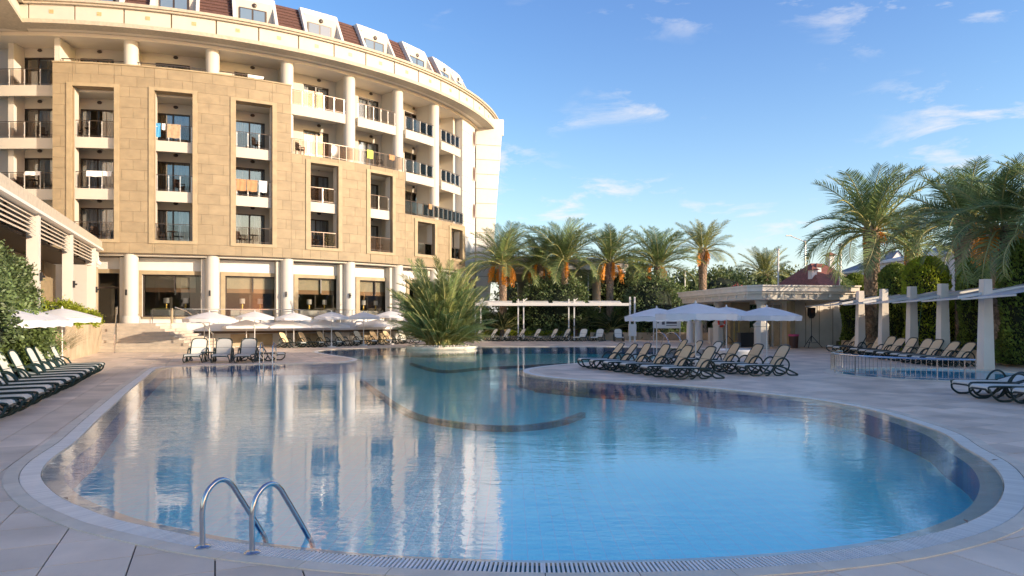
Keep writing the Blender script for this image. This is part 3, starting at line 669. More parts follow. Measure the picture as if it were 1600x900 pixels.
for px in (60, 150, 272, 401, 510, 598, 666, 709, 731):
    t = TH(px, .7); hw = 2.75 if px < 700 else 2.5
    rt = thing_ = None
    for s_ in (-1, 1):
        tt = t+s_*hw; vs = []
        for t_ in (tt-.2, tt+.2):
            vs += [A(t_, .80, ZR), A(t_, -.55, ZR+2.50), A(t_, -1.5, ZR+2.50), A(t_, -1.5, ZR)]
        MB().add(vs, [(3, 2, 1, 0), (4, 5, 6, 7)]+[(i, (i+1) % 4, 4+(i+1) % 4, 4+i) for i in range(4)]).ob('dormer_cheek', M['white'], hotel)
    mb = MB(); n = 4; vs = []
    for i in range(n+1):
        t_ = t-hw+.2+(2*hw-.4)*i/n; vs += [A(t_, -.30, ZR+2.03), A(t_, -.55, ZR+2.50), A(t_, -1.6, ZR+2.50), A(t_, -1.6, ZR+2.03)]
    mb.add(vs, [(4*i+k, 4*i+4+k, 4*i+4+(k+1) % 4, 4*i+(k+1) % 4) for i in range(n) for k in range(4)]+[(0, 1, 2, 3), (4*n+3, 4*n+2, 4*n+1, 4*n)])
    lin = mb.ob('dormer_lintel', M['white'], hotel)
    mb = MB(); arcbox(mb, t-hw+.2, t+hw-.2, -.30, -.20, ZR, ZR+2.03); do = mb.ob('dormer_wall', M['plaster'], hotel)
    mb = MB(); arcbox(mb, t-hw+.7, t+hw-1.1, -.20, -.13, ZR+.02, ZR+1.5, 3); mb.ob('dormer_window_frame', M['frame'], do)
    for s_ in (0, 1):
        a_ = t-hw+.85+s_*(2*hw-2.0)/2; mb = MB(); arcbox(mb, a_, a_+(2*hw-2.5)/2, -.15, -.115, ZR+.05, ZR+1.42, 3); mb.ob('dormer_pane', M['dormglass'], do)
    x, y, _ = A(t, -.20); o = inst('wall_light', lampme, do, (x, y, ZR+1.75), (R_(90), 0, R_(t)+math.pi/2), .7)
# ground floor
gh = []
gpx = [(217.5, 326), (347.5, 442), (461, 542.5), (557, 618), (634, 672)]
for a, b in gpx: gh.append((TH(a+4.5, -.6), TH(b-4.5, -.6), 1.9, 4.5))
dh = (TH(150, -.6), TH(187, -.6), 1.5, 4.55)
gw, _ = arcwall(-97, SW, -.9, -.6, [0, 5.5], gh+[dh]); gw.ob('ground_floor_wall', M['white'], hotel)
for i, h in enumerate(gh+[dh]):
    mb = MB(); e = .62 if i < 3 else .7
    arcbox(mb, h[0]-e, h[0], -.601, -.52, h[2]-.1, h[3]+.24); arcbox(mb, h[1], h[1]+e, -.601, -.52, h[2]-.1, h[3]+.24); arcbox(mb, h[0], h[1], -.601, -.52, h[3], h[3]+.24)
    if i < 5: arcbox(mb, h[0], h[1], -.601, -.50, h[2]-.12, h[2])
    mb.ob('window_surround' if i < 5 else 'door_surround', M['tantrim'], hotel)
for t in TC[1:]:
    mb = MB(); arcbox(mb, t-1.45, t-.55, -.599, -.1, 1.5, 5.5); mb.ob('wall_pilaster', M['plaster'], hotel)
for i, h in enumerate(gh):
    t = (h[0]+h[1])/2; mb = MB()
    arcbox(mb, h[0], h[1], -.84, -.76, h[3]-.07, h[3]); arcbox(mb, h[0], h[1], -.84, -.76, h[2], h[2]+.06)
    arcbox(mb, h[0], h[0]+.15, -.84, -.76, h[2]+.06, h[3]-.07); arcbox(mb, h[1]-.15, h[1], -.84, -.76, h[2]+.06, h[3]-.07); arcbox(mb, t-.08, t+.08, -.84, -.76, 3.5, h[3]-.07)
    wo = mb.ob('restaurant_window', M['frame'], hotel)
    mb = MB(); arcbox(mb, h[0]+.15, h[1]-.15, -.806, -.800, h[2]+.06, h[3]-.07, 2); mb.ob('window_pane', M['dpane'], wo)
    for s_ in (0, 1):
        a_, b_ = (h[0]+.25, t-.15) if s_ == 0 else (t+.15, h[1]-.25-(1.1 if i % 2 == 0 else 0))
        mb = MB(); arcbox(mb, a_, b_, -.96, -.95, 3.68, h[3]-.02); mb.ob('roller_blind', M['blind'], wo)
        mb = MB(); arcbox(mb, a_, b_, -.949, -.94, 3.42, 3.70); mb.ob('blind_hem', M['blindhem'], wo)
mb = MB(); arcbox(mb, dh[0], dh[1], -.84, -.80, 1.5, 4.55); do = mb.ob('glass_door', M['dpane'], hotel)
mb = MB(); arcbox(mb, dh[0], dh[1], -.86, -.77, 3.62, 3.72); arcbox(mb, dh[0]+.05, dh[0]+.25, -.86, -.77, 1.5, 4.5); arcbox(mb, dh[1]-.25, dh[1], -.86, -.77, 1.5, 4.5); mb.ob('door_frame', M['frame'], do)
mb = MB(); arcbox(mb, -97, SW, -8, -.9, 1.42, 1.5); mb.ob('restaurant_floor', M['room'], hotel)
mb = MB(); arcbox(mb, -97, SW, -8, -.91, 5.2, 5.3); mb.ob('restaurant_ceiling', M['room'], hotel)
for i, t in enumerate(TC[1:]):
    x, y, _ = A(t-.35, .42); mb = MB().box((0, 0, 0), (.10, .10, .34)).box((0, -.08, 0), (.06, .12, .08)); mb.ob('wall_lamp', M['black'], hotel, loc=(x, y, 3.35), rot=(0, 0, R_(t)+math.pi/2))
mb = MB(); mb.prism([(-31, 45), (-42, 45), (-42, 68), (-30, 92), (-8, 88), (-6, 63), (-10, 60)], 5.4, ZC); mb.ob('rear_block', M['plaster'], hotel)
# terrace and stairs
ter = MB(); arcbox(ter, TH(232, 1.0), SW, -.6, .95, 1.0, 1.5, 1.3); 
terr = ter.ob('restaurant_terrace', M['step']); tag(terr, 'raised stone terrace running along the restaurant windows of the hotel', 'terrace')
mb = MB(); arcbox(mb, TH(232, 1.0), SW, .955, 1.02, 1.02, 1.5); mb.ob('terrace_fascia', M['white'], terr)
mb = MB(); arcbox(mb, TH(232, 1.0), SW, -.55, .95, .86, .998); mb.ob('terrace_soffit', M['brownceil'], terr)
mb = MB(); arcbox(mb, TH(238, .4), SW, .0, .35, 0, .86); mb.ob('terrace_base_wall', M['white'], terr)
for i, px in enumerate((375, 412, 475, 495, 575, 600)):
    t = TH(px, .4); mb = MB(); arcbox(mb, t-1.2, t+1.2, .351, .39, .05, .80); mb.ob('base_panel', M['tantrim'] if i % 2 else M['wall'], terr)
st = MB().prism([(-33, 40.3), (-20.4, 40.3), (-19.6, 42.5), (-20, 44.0), (-33, 44)], 0, 1.499).ob('entrance_staircase', M['step']); tag(st, 'broad flight of pale stone steps climbing to the hotel door', 'stairs')
for k in range(10):
    zt = 1.5-.15*(k+1)+.0; yf = 40.3-.32*(k+1); xr = -20.4+.42*(k+1); 
    if zt <= 0.01: zt = .006 
    MB().prism([(-23.9, yf), (xr, yf), (xr+.15*0, 42.4), (xr-.0, 42.4), (-20.0 if xr > -20 else xr, 42.4), (-23.9, 42.4)][0:2]+[(xr, 42.4), (-23.9, 42.4)], 0.0, zt+.0).ob('stair_step', M['step'], st)
    MB().box(((-23.9+xr)/2, yf-.012, zt-.012), (xr+23.9, .03, .024)).ob('stair_nosing', M['step'], st) if False else None
rampv = [(-27.5, 36.5, 0), (-23.95, 36.5, 0), (-23.95, 40.3, 1.5), (-27.5, 40.3, 1.5), (-27.5, 36.5, -.1), (-23.95, 36.5, -.1), (-23.95, 40.3, -.1), (-27.5, 40.3, -.1)]
MB().add(rampv, [(0, 1, 2, 3), (4, 7, 6, 5), (0, 4, 5, 1), (1, 5, 6, 2), (2, 6, 7, 3), (3, 7, 4, 0)]).ob('ramp', M['wall'], st)
hr = thing('stair_handrail', 'steel handrail going up the middle of the entrance steps', 'handrail', (0, 0, 0))
a = Vector((-20.62-.0, 36.9, 0)); xr = XP(180, 36.9); 
MB().tube([(XP(179, 36.6), 36.6, 0), (XP(179, 36.6), 36.6, .95), (XP(183, 40.6), 40.6, 2.45), (XP(183, 41.6), 41.6, 2.45)], .035, 8).ob('rail', M['chrome'], hr)
for Y_, z_ in ((38, .72), (39.3, 1.2), (40.8, 1.5)): MB().tube([(XP(181.5, Y_), Y_, z_-.3), (XP(181.5, Y_), Y_, min(2.45, .95+1.5*(Y_-36.6)/4))], .03, 8).ob('rail_post', M['chrome'], hr)
tr = thing('terrace_railing', 'thin metal railing with diagonal handrail down the right side of the entrance steps', 'railing')
P_ = [(-19.9, 41.6, 2.45), (-18.9, 41.0, 2.2), (-17.6, 40.0, 1.55), (-16.3, 38.4, .95)]
MB().tube(P_, .035, 8).ob('handrail', M['chrome'], tr)
MB().tube([(-20.2, 41.8, 2.4), (-20.2, 41.8, 1.5)], .07, 8).ob('newel_post', M['tantrim'], tr)
MB().tube([(-16.3, 38.4, 0), (-16.3, 38.4, .95)], .03, 8).ob('rail_post', M['chrome'], tr)
MB().tube([(-17.3, 39.6, .3), (-17.3, 39.6, 1.42)], .03, 8).ob('rail_post', M['chrome'], tr)
mb = MB(); 
for i in range(16):
    t = TH(238, .9)+i*2.6
    if t > TC[5]: break
    x, y, _ = A(t, .85); MB().tube([(x, y, 1.5), (x, y, 2.35)], .022, 6).ob('rail_post', M['chrome'], tr)
mb = MB(); arcbox(mb, TH(238, .9), TC[4], .83, .87, 2.33, 2.38); arcbox(mb, TH(238, .9), TC[4], .84, .86, 1.9, 1.92); mb.ob('top_rail', M['chrome'], tr)
# tables and lamps inside the restaurant windows
nm = ['first', 'second', 'third', 'fourth', 'fifth', 'sixth', 'seventh', 'eighth', 'ninth', 'tenth', 'eleventh', 'twelfth', 'thirteenth', 'fourteenth', 'fifteenth']
for i, h in enumerate(gh[:4]):
    t = (h[0]+h[1])/2; mb = MB(); arcbox(mb, h[0]+.8, h[1]-.8, -1.9, -1.15, 1.52, 2.33)
    bt = mb.ob('buffet_table', M['cloth']); tag(bt, 'white clothed buffet table behind the %s restaurant window from the stairs' % nm[i], 'table', 'buffet tables behind the restaurant windows')
    for j, dt in enumerate((-1.3, 1.3)):
        x, y, _ = A(t+dt, -1.45); lo = thing('table_lamp', 'gold table lamp, %s one behind the %s restaurant window from the stairs' % (('left', 'right')[j], nm[i]), 'lamp', (x, y, 2.33), 0, 'gold lamps on the buffet tables')
        MB().lathe([(.09, 0), (.05, .04), (.08, .12), (.04, .2), (.08, .3), (.03, .4), (.03, .48)], n=12).ob('lamp_base', M['gold'], lo, 50); MB().lathe([(.17, .42), (.17, .75)], n=14).ob('lamp_shade', M['cloth'], lo, 40)
# terrace chairs and flower tub
# ---------------------------------------------------------------- balcony furniture and laundry
def chairmesh():
    s_ = MB().box((0, 0, .42), (.46, .44, .05)).me('seat', M['rattan']); b_ = MB().box((0, .21, .68), (.44, .04, .48)).me('backrest', M['rattan']); l_ = MB().box((0, 0, .2), (.04, .04, .4)).me('leg', M['rattan']); a_ = MB().box((0, 0, .63), (.05, .42, .04)).box((0, -.18, .52), (.04, .04, .2)).me('armrest', M['rattan']); return s_, b_, l_, a_
CS = chairmesh()
def chair(t, d, z, label, tw):
    x, y, _ = A(t, d, z); c = thing('balcony_chair', label, 'chair', (x, y, z), R_(t)+math.pi/2+tw, 'rattan chairs on the balconies')
    inst('seat', CS[0], c); inst('backrest', CS[1], c)
    for sx in (-1, 1):
        inst('armrest', CS[3], c, (sx*.24, 0, 0))
        for sy in (-1, 1): inst('leg', CS[2], c, (sx*.2, sy*.19, 0))
fn = ['first', 'second', 'third', 'top']
def baycn(i): return ('left edge', 'first inset', 'second inset', 'third inset', 'fourth inset', 'fifth inset')[i]
for ci, (px, f, d) in enumerate(((40, 1, -.9), (75, 2, -.9), (130, 2, -.4), (160, 0, -.4), (258, 0, -.4), (290, 1, -.4), (385, 0, -.4), (410, 2, -.4), (500, 0, -.3), (600, 0, -.3))):
    z = F[f]; t = TH(px, d); chair(t-.8, d, z, 'dark rattan chair on the %s-storey balcony, %s column, at its left end' % (fn[f], ('far left', 'far left', 'first stone-framed', 'first stone-framed', 'second stone-framed', 'second stone-framed', 'third stone-framed', 'third stone-framed', 'fourth stone-framed', 'fifth stone-framed')[ci]), .9)
    if ci % 2 == 0:
        x, y, _ = A(t+.9, d); tb = thing('balcony_table', 'small round dark table beside the rattan chair on the %s-storey balcony, %s column' % (fn[f], ('far left', '', 'first stone-framed', '', 'second stone-framed', '', 'third stone-framed', '', 'fourth stone-framed', '')[ci]), 'table', (x, y, z), 0, 'small tables on the balconies')
        MB().lathe([(.3, .68), (.3, .71)], n=16).ob('table_top', M['rattan'], tb); MB().lathe([(.16, 0), (.16, .02), (.03, .04), (.03, .68)], n=10).ob('pedestal', M['rattan'], tb)
for px, lab in ((468, 'dark rattan chair on the long step terrace under the column'), (592, 'dark rattan chair near the middle of the long upper terrace')): chair(TH(px, -.3), -.2, F[2], lab, .7)
def towel(px, d, z, w_, h_, m, label, name='towel', cat='towel'):
    t = TH(px, d); x, y, _ = A(t, d); n = 10; mb = MB(); vs = []
    for s_ in (-1, 1):
        for j in range(5):
            for i in range(n+1):
                xx = -w_/2+w_*i/n; zz = z+.035-(h_*(1 if s_ < 0 else .6))*j/4; yy = s_*(.045+.012*math.sin(i*1.3+j*.8))*(1 if j else .3)
                vs.append((xx*(1-.05*j*math.sin(i*.7)), yy, zz+.01*math.sin(i*.9)*j*.3))
    fs = []
    for s_ in range(2):
        for j in range(4):
            for i in range(n): b0 = s_*5*(n+1)+j*(n+1)+i; fs.append((b0, b0+1, b0+n+2, b0+n+1))
    for i in range(n): fs.append((i, i+1, 5*(n+1)+i+1, 5*(n+1)+i))
    o = mb.add(vs, fs).ob(name, m, loc=(x, y, 0), rot=(0, 0, R_(t)+math.pi/2)); tag(o, label, cat, 'towels drying on the balcony rails')
dB = .21
towel(247, dB, F[2]+1.05, .32, .85, M['towelb'], 'blue towel hanging on the uppermost balcony rail of the second stone-framed column')
towel(256, dB, F[2]+1.05, .2, .4, M['towelw'], 'small pale cloth between the blue and the tan towel on the balcony rail')
towel(272, dB, F[2]+1.05, .75, .85, M['towelt'], 'wide tan towel drying beside the blue towel on the balcony rail')
towel(377, dB, F[1]+1.05, .6, .75, M['towelo'], 'orange towel at the left end of the middle balcony rail in the third stone-framed column')
towel(394, dB, F[1]+1.05, .65, .75, M['towelo'], 'second orange towel between another orange and a white towel on the balcony rail')
towel(411, dB, F[1]+1.05, .5, .75, M['towelw'], 'white towel at the right end of the balcony rail beside two orange towels')
towel(148, dB, F[1]+1.05, .9, .35, M['towelw'], 'white cloth folded over the balcony rail of the first stone-framed column')
towel(168, dB, F[1]+1.05, .5, .30, M['towelw'], 'narrow white cloth at the right end of the balcony rail of the first stone-framed column')
towel(52, -.24, F[1]+1.05, .95, .25, M['towelw'], 'white cloth over the curved balcony rail at the left edge of the hotel')
towel(578, .41, 12.5+1.05, .5, .6, M['towely'], 'lime green towel on the long upper terrace rail of the hotel')
towel(612, .41, 12.5+1.05, .5, .4, M['towelo'], 'orange cloth on the long upper terrace rail near its right end')
towel(672, .41, 9.47+1.05, .4, .4, M['towelo'], 'orange cloth on the lower terrace rail above the last inset balconies')
towel(400, .125, 17.25, 1.0, .2, M['towelw'], 'white cloth bunched on the roof parapet rail above the third stone-framed column')
towel(425, .3, 16.93, .9, .25, M['towelw'], 'white cloth lying over the right end of the stone parapet')
# ---------------------------------------------------------------- louvred restaurant pavilion at the left
pav = thing('louvred_pavilion', 'long cream pavilion with louvred shade panels and stone pillars left of the stairs', 'pavilion')
def PL(Y, off=0.0): 
    X = -6.86-.4218*Y; return Vector((X-off*cT, Y-off*sT*1.0, 0))      # off: away from the pool
def pvbox(Y0, Y1, o0, o1, z0, z1):
    P = [PL(Y0, o0), PL(Y1, o0), PL(Y1, o1), PL(Y0, o1)]; return MB().prism([(p.x, p.y) for p in P], z0, z1)
pvbox(10, 41.0, -.25, .3, 5.85, 6.3).ob('eave_beam', M['cornice'], pav); pvbox(10, 41.0, -.32, .3, 5.74, 5.85).ob('eave_moulding', M['white'], pav)
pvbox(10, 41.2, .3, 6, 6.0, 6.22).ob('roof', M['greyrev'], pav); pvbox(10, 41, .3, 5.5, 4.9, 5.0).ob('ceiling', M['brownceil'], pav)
for Y_ in (14.1, 20.4, 26.6, 32.8, 39.1):
    pvbox(Y_-.15, Y_+.15, -.2, .2, 1.5, 5.74).ob('pillar', M['column'], pav)
    pvbox(Y_-.1, Y_+2.6, 2.2, 2.8, 1.5, 4.9).ob('stone_pier', M['tan'], pav); pvbox(Y_-.9, Y_-.45, 2.4, 2.8, 1.5, 4.9).ob('inner_pillar', M['tantrim'], pav)
    p = PL(Y_, -.24); MB().box((0, 0, 0), (.1, .12, .32)).box((.08, 0, 0), (.12, .06, .08)).ob('wall_lamp', M['black'], pav, loc=(p.x, p.y, 3.4), rot=(0, 0, TH0))
for Y0, Y1 in ((14.4, 20.1), (20.7, 26.3), (26.9, 32.5), (33.1, 38.8)):
    for k in range(5):
        z = 5.62-.165*k; a, b = PL(Y0, -.02+.12*k*0), PL(Y1, -.02)
        mb = MB(); n_ = Vector((cT, sT, 0)); vs = []
        for p in (a, b):
            vs += [p+n_*.12+Vector((0, 0, z-.065)), p+n_*.13+Vector((0, 0, z-.03)), p-n_*.02+Vector((0, 0, z+.075)), p-n_*.04+Vector((0, 0, z+.04))]
        mb.add(vs, [(0, 1, 2, 3), (7, 6, 5, 4)]+[(i, (i+1) % 4, 4+(i+1) % 4, 4+i) for i in range(4)]).ob('louver_slat', M['louver'], pav)
    mY = (Y0+Y1)/2; pvbox(mY-.05, mY+.05, .08, .16, 4.92, 5.74).ob('louver_hanger', M['frame'], pav)
    mb = pvbox(Y0, Y1, 2.6, 2.62, 1.5, 4.88); mb.ob('glass_wall', M['dpane'], pav)
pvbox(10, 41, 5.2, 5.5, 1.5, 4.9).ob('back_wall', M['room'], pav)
pvbox(38.85, 41.2, -.05, .25, 4.75, 5.74).ob('corner_panel', M['white'], pav); pvbox(39.4, 41.2, -.02, .25, 1.5, 4.75).ob('corner_wall', M['wall'], pav)
pvbox(10, 41.2, -.3, 6, -.1, 1.49).ob('plinth', M['wall'], pav)
lamp2 = thing('globe_wall_lamp', 'white wall lamp with two hanging globes on the pavilion corner', 'lamp', (XP(150, 40.4), 40.2, 5.0))
MB().tube(spline([(0, .3, .25), (.1, 0, .35), (.3, -.1, .3), (.34, -.1, .05)], 5), .025, 6).ob('arm', M['white'], lamp2); MB().tube(spline([(0, .3, .25), (-.1, -.1, .3), (-.28, -.2, .2), (-.3, -.2, .05)], 5), .025, 6).ob('arm', M['white'], lamp2)
for x, y in ((.34, -.1), (-.3, -.2)): MB().lathe([(.03, .08), (.12, 0), (.13, -.08), (.07, -.18)], (x, y, 0), 14).ob('globe', M['white'], lamp2, 60)
rw = thing('retaining_wall', 'low tan stone retaining wall between the ramp and the planted bed', 'wall')
for k in range(9): pvbox(22+k*1.8, 23.77+k*1.8, -.62, -.40, 0, 1.5).ob('stone_block', M['wall'], rw)
# ---------------------------------------------------------------- round entrance canopy behind the palms
cp = thing('entrance_canopy', 'round cream entrance canopy on white columns behind the palms', 'canopy', (2.2, 71.5, 0))
MB().lathe([(8.6, 5.95), (9.1, 6.05), (9.3, 6.15), (9.25, 6.5), (9.5, 6.9), (9.55, 7.2), (9.2, 7.25)], n=72).ob('roof', M['white'], cp, 30)  # white in place of cream stands in for sunlight on the roof
MB().lathe([(8.3, 5.78), (8.4, 5.949)], n=72).ob('beam', M['soffit'], cp)
for px, Y_ in ((757, 67.5), (932, 68.5), (868, 61), (800, 59)):
    if px in (868, 800): continue
    MB().lathe([(.55, 0), (.55, .5), (.42, .6), (.40, 5.6), (.5, 5.77)], (XP(px, Y_)-2.2, Y_-71.5, 0), 24).ob('column', M['column'], cp, 40)
for a in (60, 100, 150): MB().lathe([(.42, 0), (.38, 5.77)], (7.0*math.cos(R_(a)), 7.0*math.sin(R_(a)), 0), 20).ob('column', M['column'], cp, 40)
# ---------------------------------------------------------------- sun loungers
def lounger_parts(slm, stm, back=58):
    ca, sa = math.cos(R_(back)), math.sin(R_(back)); hx, hz = 1.18, .33; L_ = .74; P = {}
    mb = MB()
    for s_ in (-1, 1): mb.tube(spline([(.03, s_*.30, .24), (0, s_*.30, .30), (.06, s_*.31, .335), (.5, s_*.32, .335), (.9, s_*.32, .325), (hx+.12, s_*.32, .33)], 3), .024, 6, flat=.7)
    mb.tube([(.03, -.30, .25), (.0, -.2, .27), (0, .2, .27), (.03, .30, .25)], .022, 6); mb.bar((.7, -.3, .31), (.7, .3, .31), .04, .03)
    P['seat_frame'] = mb.me('seat_frame', M['dgreen'], 50)
    mb = MB(); prof = [(.0, .27), (.02, .325), (.08, .35), (.4, .348), (.8, .338), (hx, .33)]; vs = []
    for x, z in prof: vs += [(x, -.285, z), (x, .285, z), (x, .285, z-.012), (x, -.285, z-.012)]
    n = len(prof); mb.add(vs, [(4*i+k, 4*i+(k+1) % 4, 4*i+4+(k+1) % 4, 4*i+4+k) for i in range(n-1) for k in range(4)]+[(3, 2, 1, 0), (4*n-4, 4*n-3, 4*n-2, 4*n-1)])
    P['seat_sling'] = mb.me('seat_sling', stm)
    def B(u, y, o=0): return (hx+u*ca-o*sa, y, hz+u*sa+o*ca)
    mb = MB(); loop = spline([B(0, -.30), B(.35, -.31), B(.62, -.30), B(.72, -.22), B(L_, 0), B(.72, .22), B(.62, .30), B(.35, .31), B(0, .30)], 3); mb.tube(loop, .024, 6)
    mb.bar(B(.3, -.3), B(.3, .3), .03, .02); P['backrest_frame'] = mb.me('backrest_frame', M['dgreen'], 50)
    pts = [(0, .27), (.35, .285), (.60, .275), (.69, .20), (.715, .1)]; poly = [B(u, y, .012) for u, y in pts]+[B(u, -y, .012) for u, y in pts[::-1]]; pb = [B(u, y, -.004) for u, y in pts]+[B(u, -y, -.004) for u, y in pts[::-1]]
    n = len(poly); P['backrest_sling'] = MB().add(poly+pb, [tuple(range(n)), tuple(range(2*n-1, n-1, -1))]+[(i, n+i, n+(i+1) % n, (i+1) % n) for i in range(n)]).me('backrest_sling', slm)
    for nm_, s_ in (('a', -1), ('b', 1)):
        y = s_*.345
        P['front_leg'+nm_] = MB().tube(spline([(.02, s_*.31, .28), (.06, y, .15), (.2, y, .04), (.36, y, .022), (.52, y, .05), (.66, y, .18), (.78, s_*.33, .31)], 4), .026, 6, flat=.75).me('front_leg', M['dgreen'], 50)
        P['rear_leg'+nm_] = MB().tube(spline([(1.02, s_*.33, .32), (1.25, y, .28), (1.5, y, .17), (1.72, y, .07), (1.77, y, .03), (1.66, y, .02), (1.5, y, .03), (1.40, y, .10), (1.36, y, .26)], 4), .026, 6, flat=.75).me('rear_leg', M['dgreen'], 50)
        y = s_*.36
        P['armrest'+nm_] = MB().tube(spline([(.66, y, .02), (.78, y, .05), (.92, y, .26), (1.05, y, .47), (1.20, y, .56), (1.36, y, .53), (1.46, y, .40), (1.44, y, .24), (1.30, y, .08), (1.12, y, .022), (.98, y, .05), (.88, y, .20)], 4), .026, 6, flat=1.0).me('armrest', M['dgreen'], 50)
    return P
LP = {'beige2': lounger_parts(M['sling'], M['seat'], 51), 'beige': lounger_parts(M['sling'], M['seat']), 'cream': lounger_parts(M['cream'], M['seat']), 'grey': lounger_parts(M['seatd'], M['seatd']), 'steep': lounger_parts(M['cream'], M['seat'], 66), 'low': lounger_parts(M['seat'], M['seat'], 14)}
def lounger(x, y, ang, label, group, kind='beige', s=1.0, centre=0.0):
    c, s_ = math.cos(ang), math.sin(ang)
    ang += random.uniform(-.045, .045); x += random.uniform(-.05, .05); y += random.uniform(-.05, .05)
    if kind == 'beige' and random.random() < .35: kind = 'beige2'
    r = thing('sun_lounger', label, 'sun lounger', (x-c*centre, y-s_*centre, 0), ang, group); r.scale = (s, s, s)
    for k, me_ in LP[kind].items(): inst(k.rstrip('ab') if k[-1] in 'ab' and k[:-1] in ('front_leg', 'rear_leg', 'armrest') else k, me_, r)
    return r
OR = nm+['last']
# left row beside the planted bed: feet on a line, heads to the left
dirh = math.atan2(-sT, -cT)
for k in range(14):
    f = k*1.04; x = -13.55+f*sT; y = 23.2-f*cT
    if k < 13: lounger(x+.12, y, dirh+random.uniform(-.02, .02), 'pale slung lounger, %s from the stairs end of the row by the hedge' % (OR[k] if k < 13 else 'last'), 'loungers in the row by the left hedge', 'steep' if k != 4 else 'low')
# four at the left end of the pool
for k, (px, kd, lab) in enumerate(((303, 'cream', 'cream slung lounger facing the pool, the one nearest the steps beside the small table'), (348, 'grey', 'grey slung lounger facing the pool between the small table and its neighbour'), (381, 'grey', 'grey slung lounger facing the pool, third from the steps'))):
    lounger(XP(px, 28.6), 28.4, R_(90+(px-800)*-.02+4), lab, 'loungers facing the pool near the steps', kd)
lounger(XP(447, 30.5), 30.0, R_(168), 'dark lounger lying low side-on behind the small pool ladder', 'loungers facing the pool near the steps', 'low')
tb = thing('side_table', 'small dark green side table between two loungers facing the pool', 'side table', (XP(326, 29.3), 29.3, 0))
MB().box((0, 0, .40), (.45, .45, .035)).ob('table_top', M['dgreen'], tb)
for sx in (-1, 1):
    for sy in (-1, 1): MB().tube([(sx*.17, sy*.17, .39), (sx*.2, sy*.2, 0)], .022, 6).ob('leg', M['dgreen'], tb)
# far left row along the terrace
for k, (px, py) in enumerate(((462, 542.3), (492, 541.5), (520, 540.6), (547, 539.6), (573, 538.6), (595, 537.6), (617, 536.6), (639, 535.8))):
    p = G(px+8, py+.6); lounger(p.x+.3, p.y-.6, R_(163-2*k), 'beige lounger, %s from the left in the row below the restaurant terrace' % OR[k], 'loungers below the restaurant terrace', 'beige' if k not in (4, 7) else 'cream')
# far centre row under the white pergola
for k, px in enumerate((751, 774, 796, 817, 842, 868, 888, 914, 940, 966)):
    Y_ = 55.0; ang = R_(30) if k < 7 else (R_(62) if k < 9 else R_(90)); c, s_ = math.cos(ang), math.sin(ang)
    lounger(XP(px, Y_)-c*1.5, Y_-s_*1.5+.4, ang, 'beige lounger, %s from the left in the row under the white pergola' % OR[k], 'loungers under the white pergola', 'cream')  # cream slings in place of beige put the sunlit backs into colour
# mid group on the peninsula
mid = [(969, 26.0), (991, 25.2), (1014, 24.3), (1044, 23.5), (1080, 22.4), (1114, 21.6)]
for k, (px, Y_) in enumerate(mid):
    a = R_(7+1.5*k); lounger(XP(px, Y_)-1.58*math.cos(a), Y_-1.58*math.sin(a), a, 'beige backed lounger, %s from the tip in the front row on the peninsula' % OR[k], 'loungers on the peninsula', 'beige')
mid2 = [(1070, 28.2), (1096, 26.9), (1125, 25.9), (1152, 24.6), (1187, 23.6), (1227, 22.7)]
for k, (px, Y_) in enumerate(mid2):
    a = R_(6+k); lounger(XP(px, Y_)-1.58*math.cos(a), Y_-1.58*math.sin(a), a, 'dark green lounger, %s from the pool in the peninsula\'s back row' % OR[k], 'loungers on the peninsula', 'beige' if k != 2 else 'cream')
# right row under the membrane roof
for k, (px, Y_) in enumerate(((1339, 38), (1350, 36.6), (1380, 34.6), (1394, 33.2), (1409, 32), (1429, 30.8), (1451, 29.6), (1470, 28.5), (1491, 27.6), (1517, 26.7))):
    a = R_(8-k*.6); lounger(XP(px, Y_)-1.58*math.cos(a), Y_-1.58*math.sin(a), a, 'beige backed lounger, %s from the hut in the row under the membrane' % OR[k], 'loungers under the membrane roof', 'beige')
for k, (x, y) in enumerate(((10.35, 16.7), (10.15, 15.65), (10.45, 14.75))):
    lounger(x+.25, y, R_(5+k), 'grey seated lounger cut by the right frame edge, %s from the children\'s pool' % OR[k], 'loungers cut by the frame at the right', 'low')
# ---------------------------------------------------------------- parasols
def parasol_meshes(R0, drop, val, name):
    n = 8; rings = 5; vs = []; 
    for j in range(rings+1):
        r = R0*j/rings; 
        for k in range(n*4):
            a = 2*math.pi*k/(n*4)+math.pi/8; q = (k % 4)/4; f_ = abs(math.cos(math.pi/n*0+ (q-.5)*2*math.pi/n))/1.0
            chord = math.cos(math.pi/n)/math.cos((q-.5)*2*math.pi/n); sag = 1-.035*math.sin(math.pi*q)*(j/rings)
            vs.append((r*chord*math.cos(a), r*chord*math.sin(a), -drop*(j/rings)**1.25*sag))
    m_ = n*4; fs = [(j*m_+k, (j+1)*m_+k, (j+1)*m_+(k+1) % m_, j*m_+(k+1) % m_) for j in range(rings) for k in range(m_)]
    can = MB().add(vs, fs).me('canopy', M['canvas'], 25); vs = []
    for j in range(3):
        for k in range(m_):
            x, y, z = MB and (0, 0, 0); 
            a = 2*math.pi*k/m_+math.pi/8; q = (k % 4)/4; chord = math.cos(math.pi/n)/math.cos((q-.5)*2*math.pi/n)
            rr = R0*chord*(1+.012*j*(1 if k % 2 else -.6)); vs.append((rr*math.cos(a), rr*math.sin(a), -drop-val*j/2*(1 if k % 2 else .85)))
    va = MB().add(vs, [(j*m_+k, (j+1)*m_+k, (j+1)*m_+(k+1) % m_, j*m_+(k+1) % m_) for j in range(2) for k in range(m_)]).me('valance', M['canvas'], 25)
    rib = MB().bar((.05, 0, -.03), (R0*.97, 0, -drop-.03), .015, .02).me('rib', M['post'])
    return can, va, rib, drop, R0
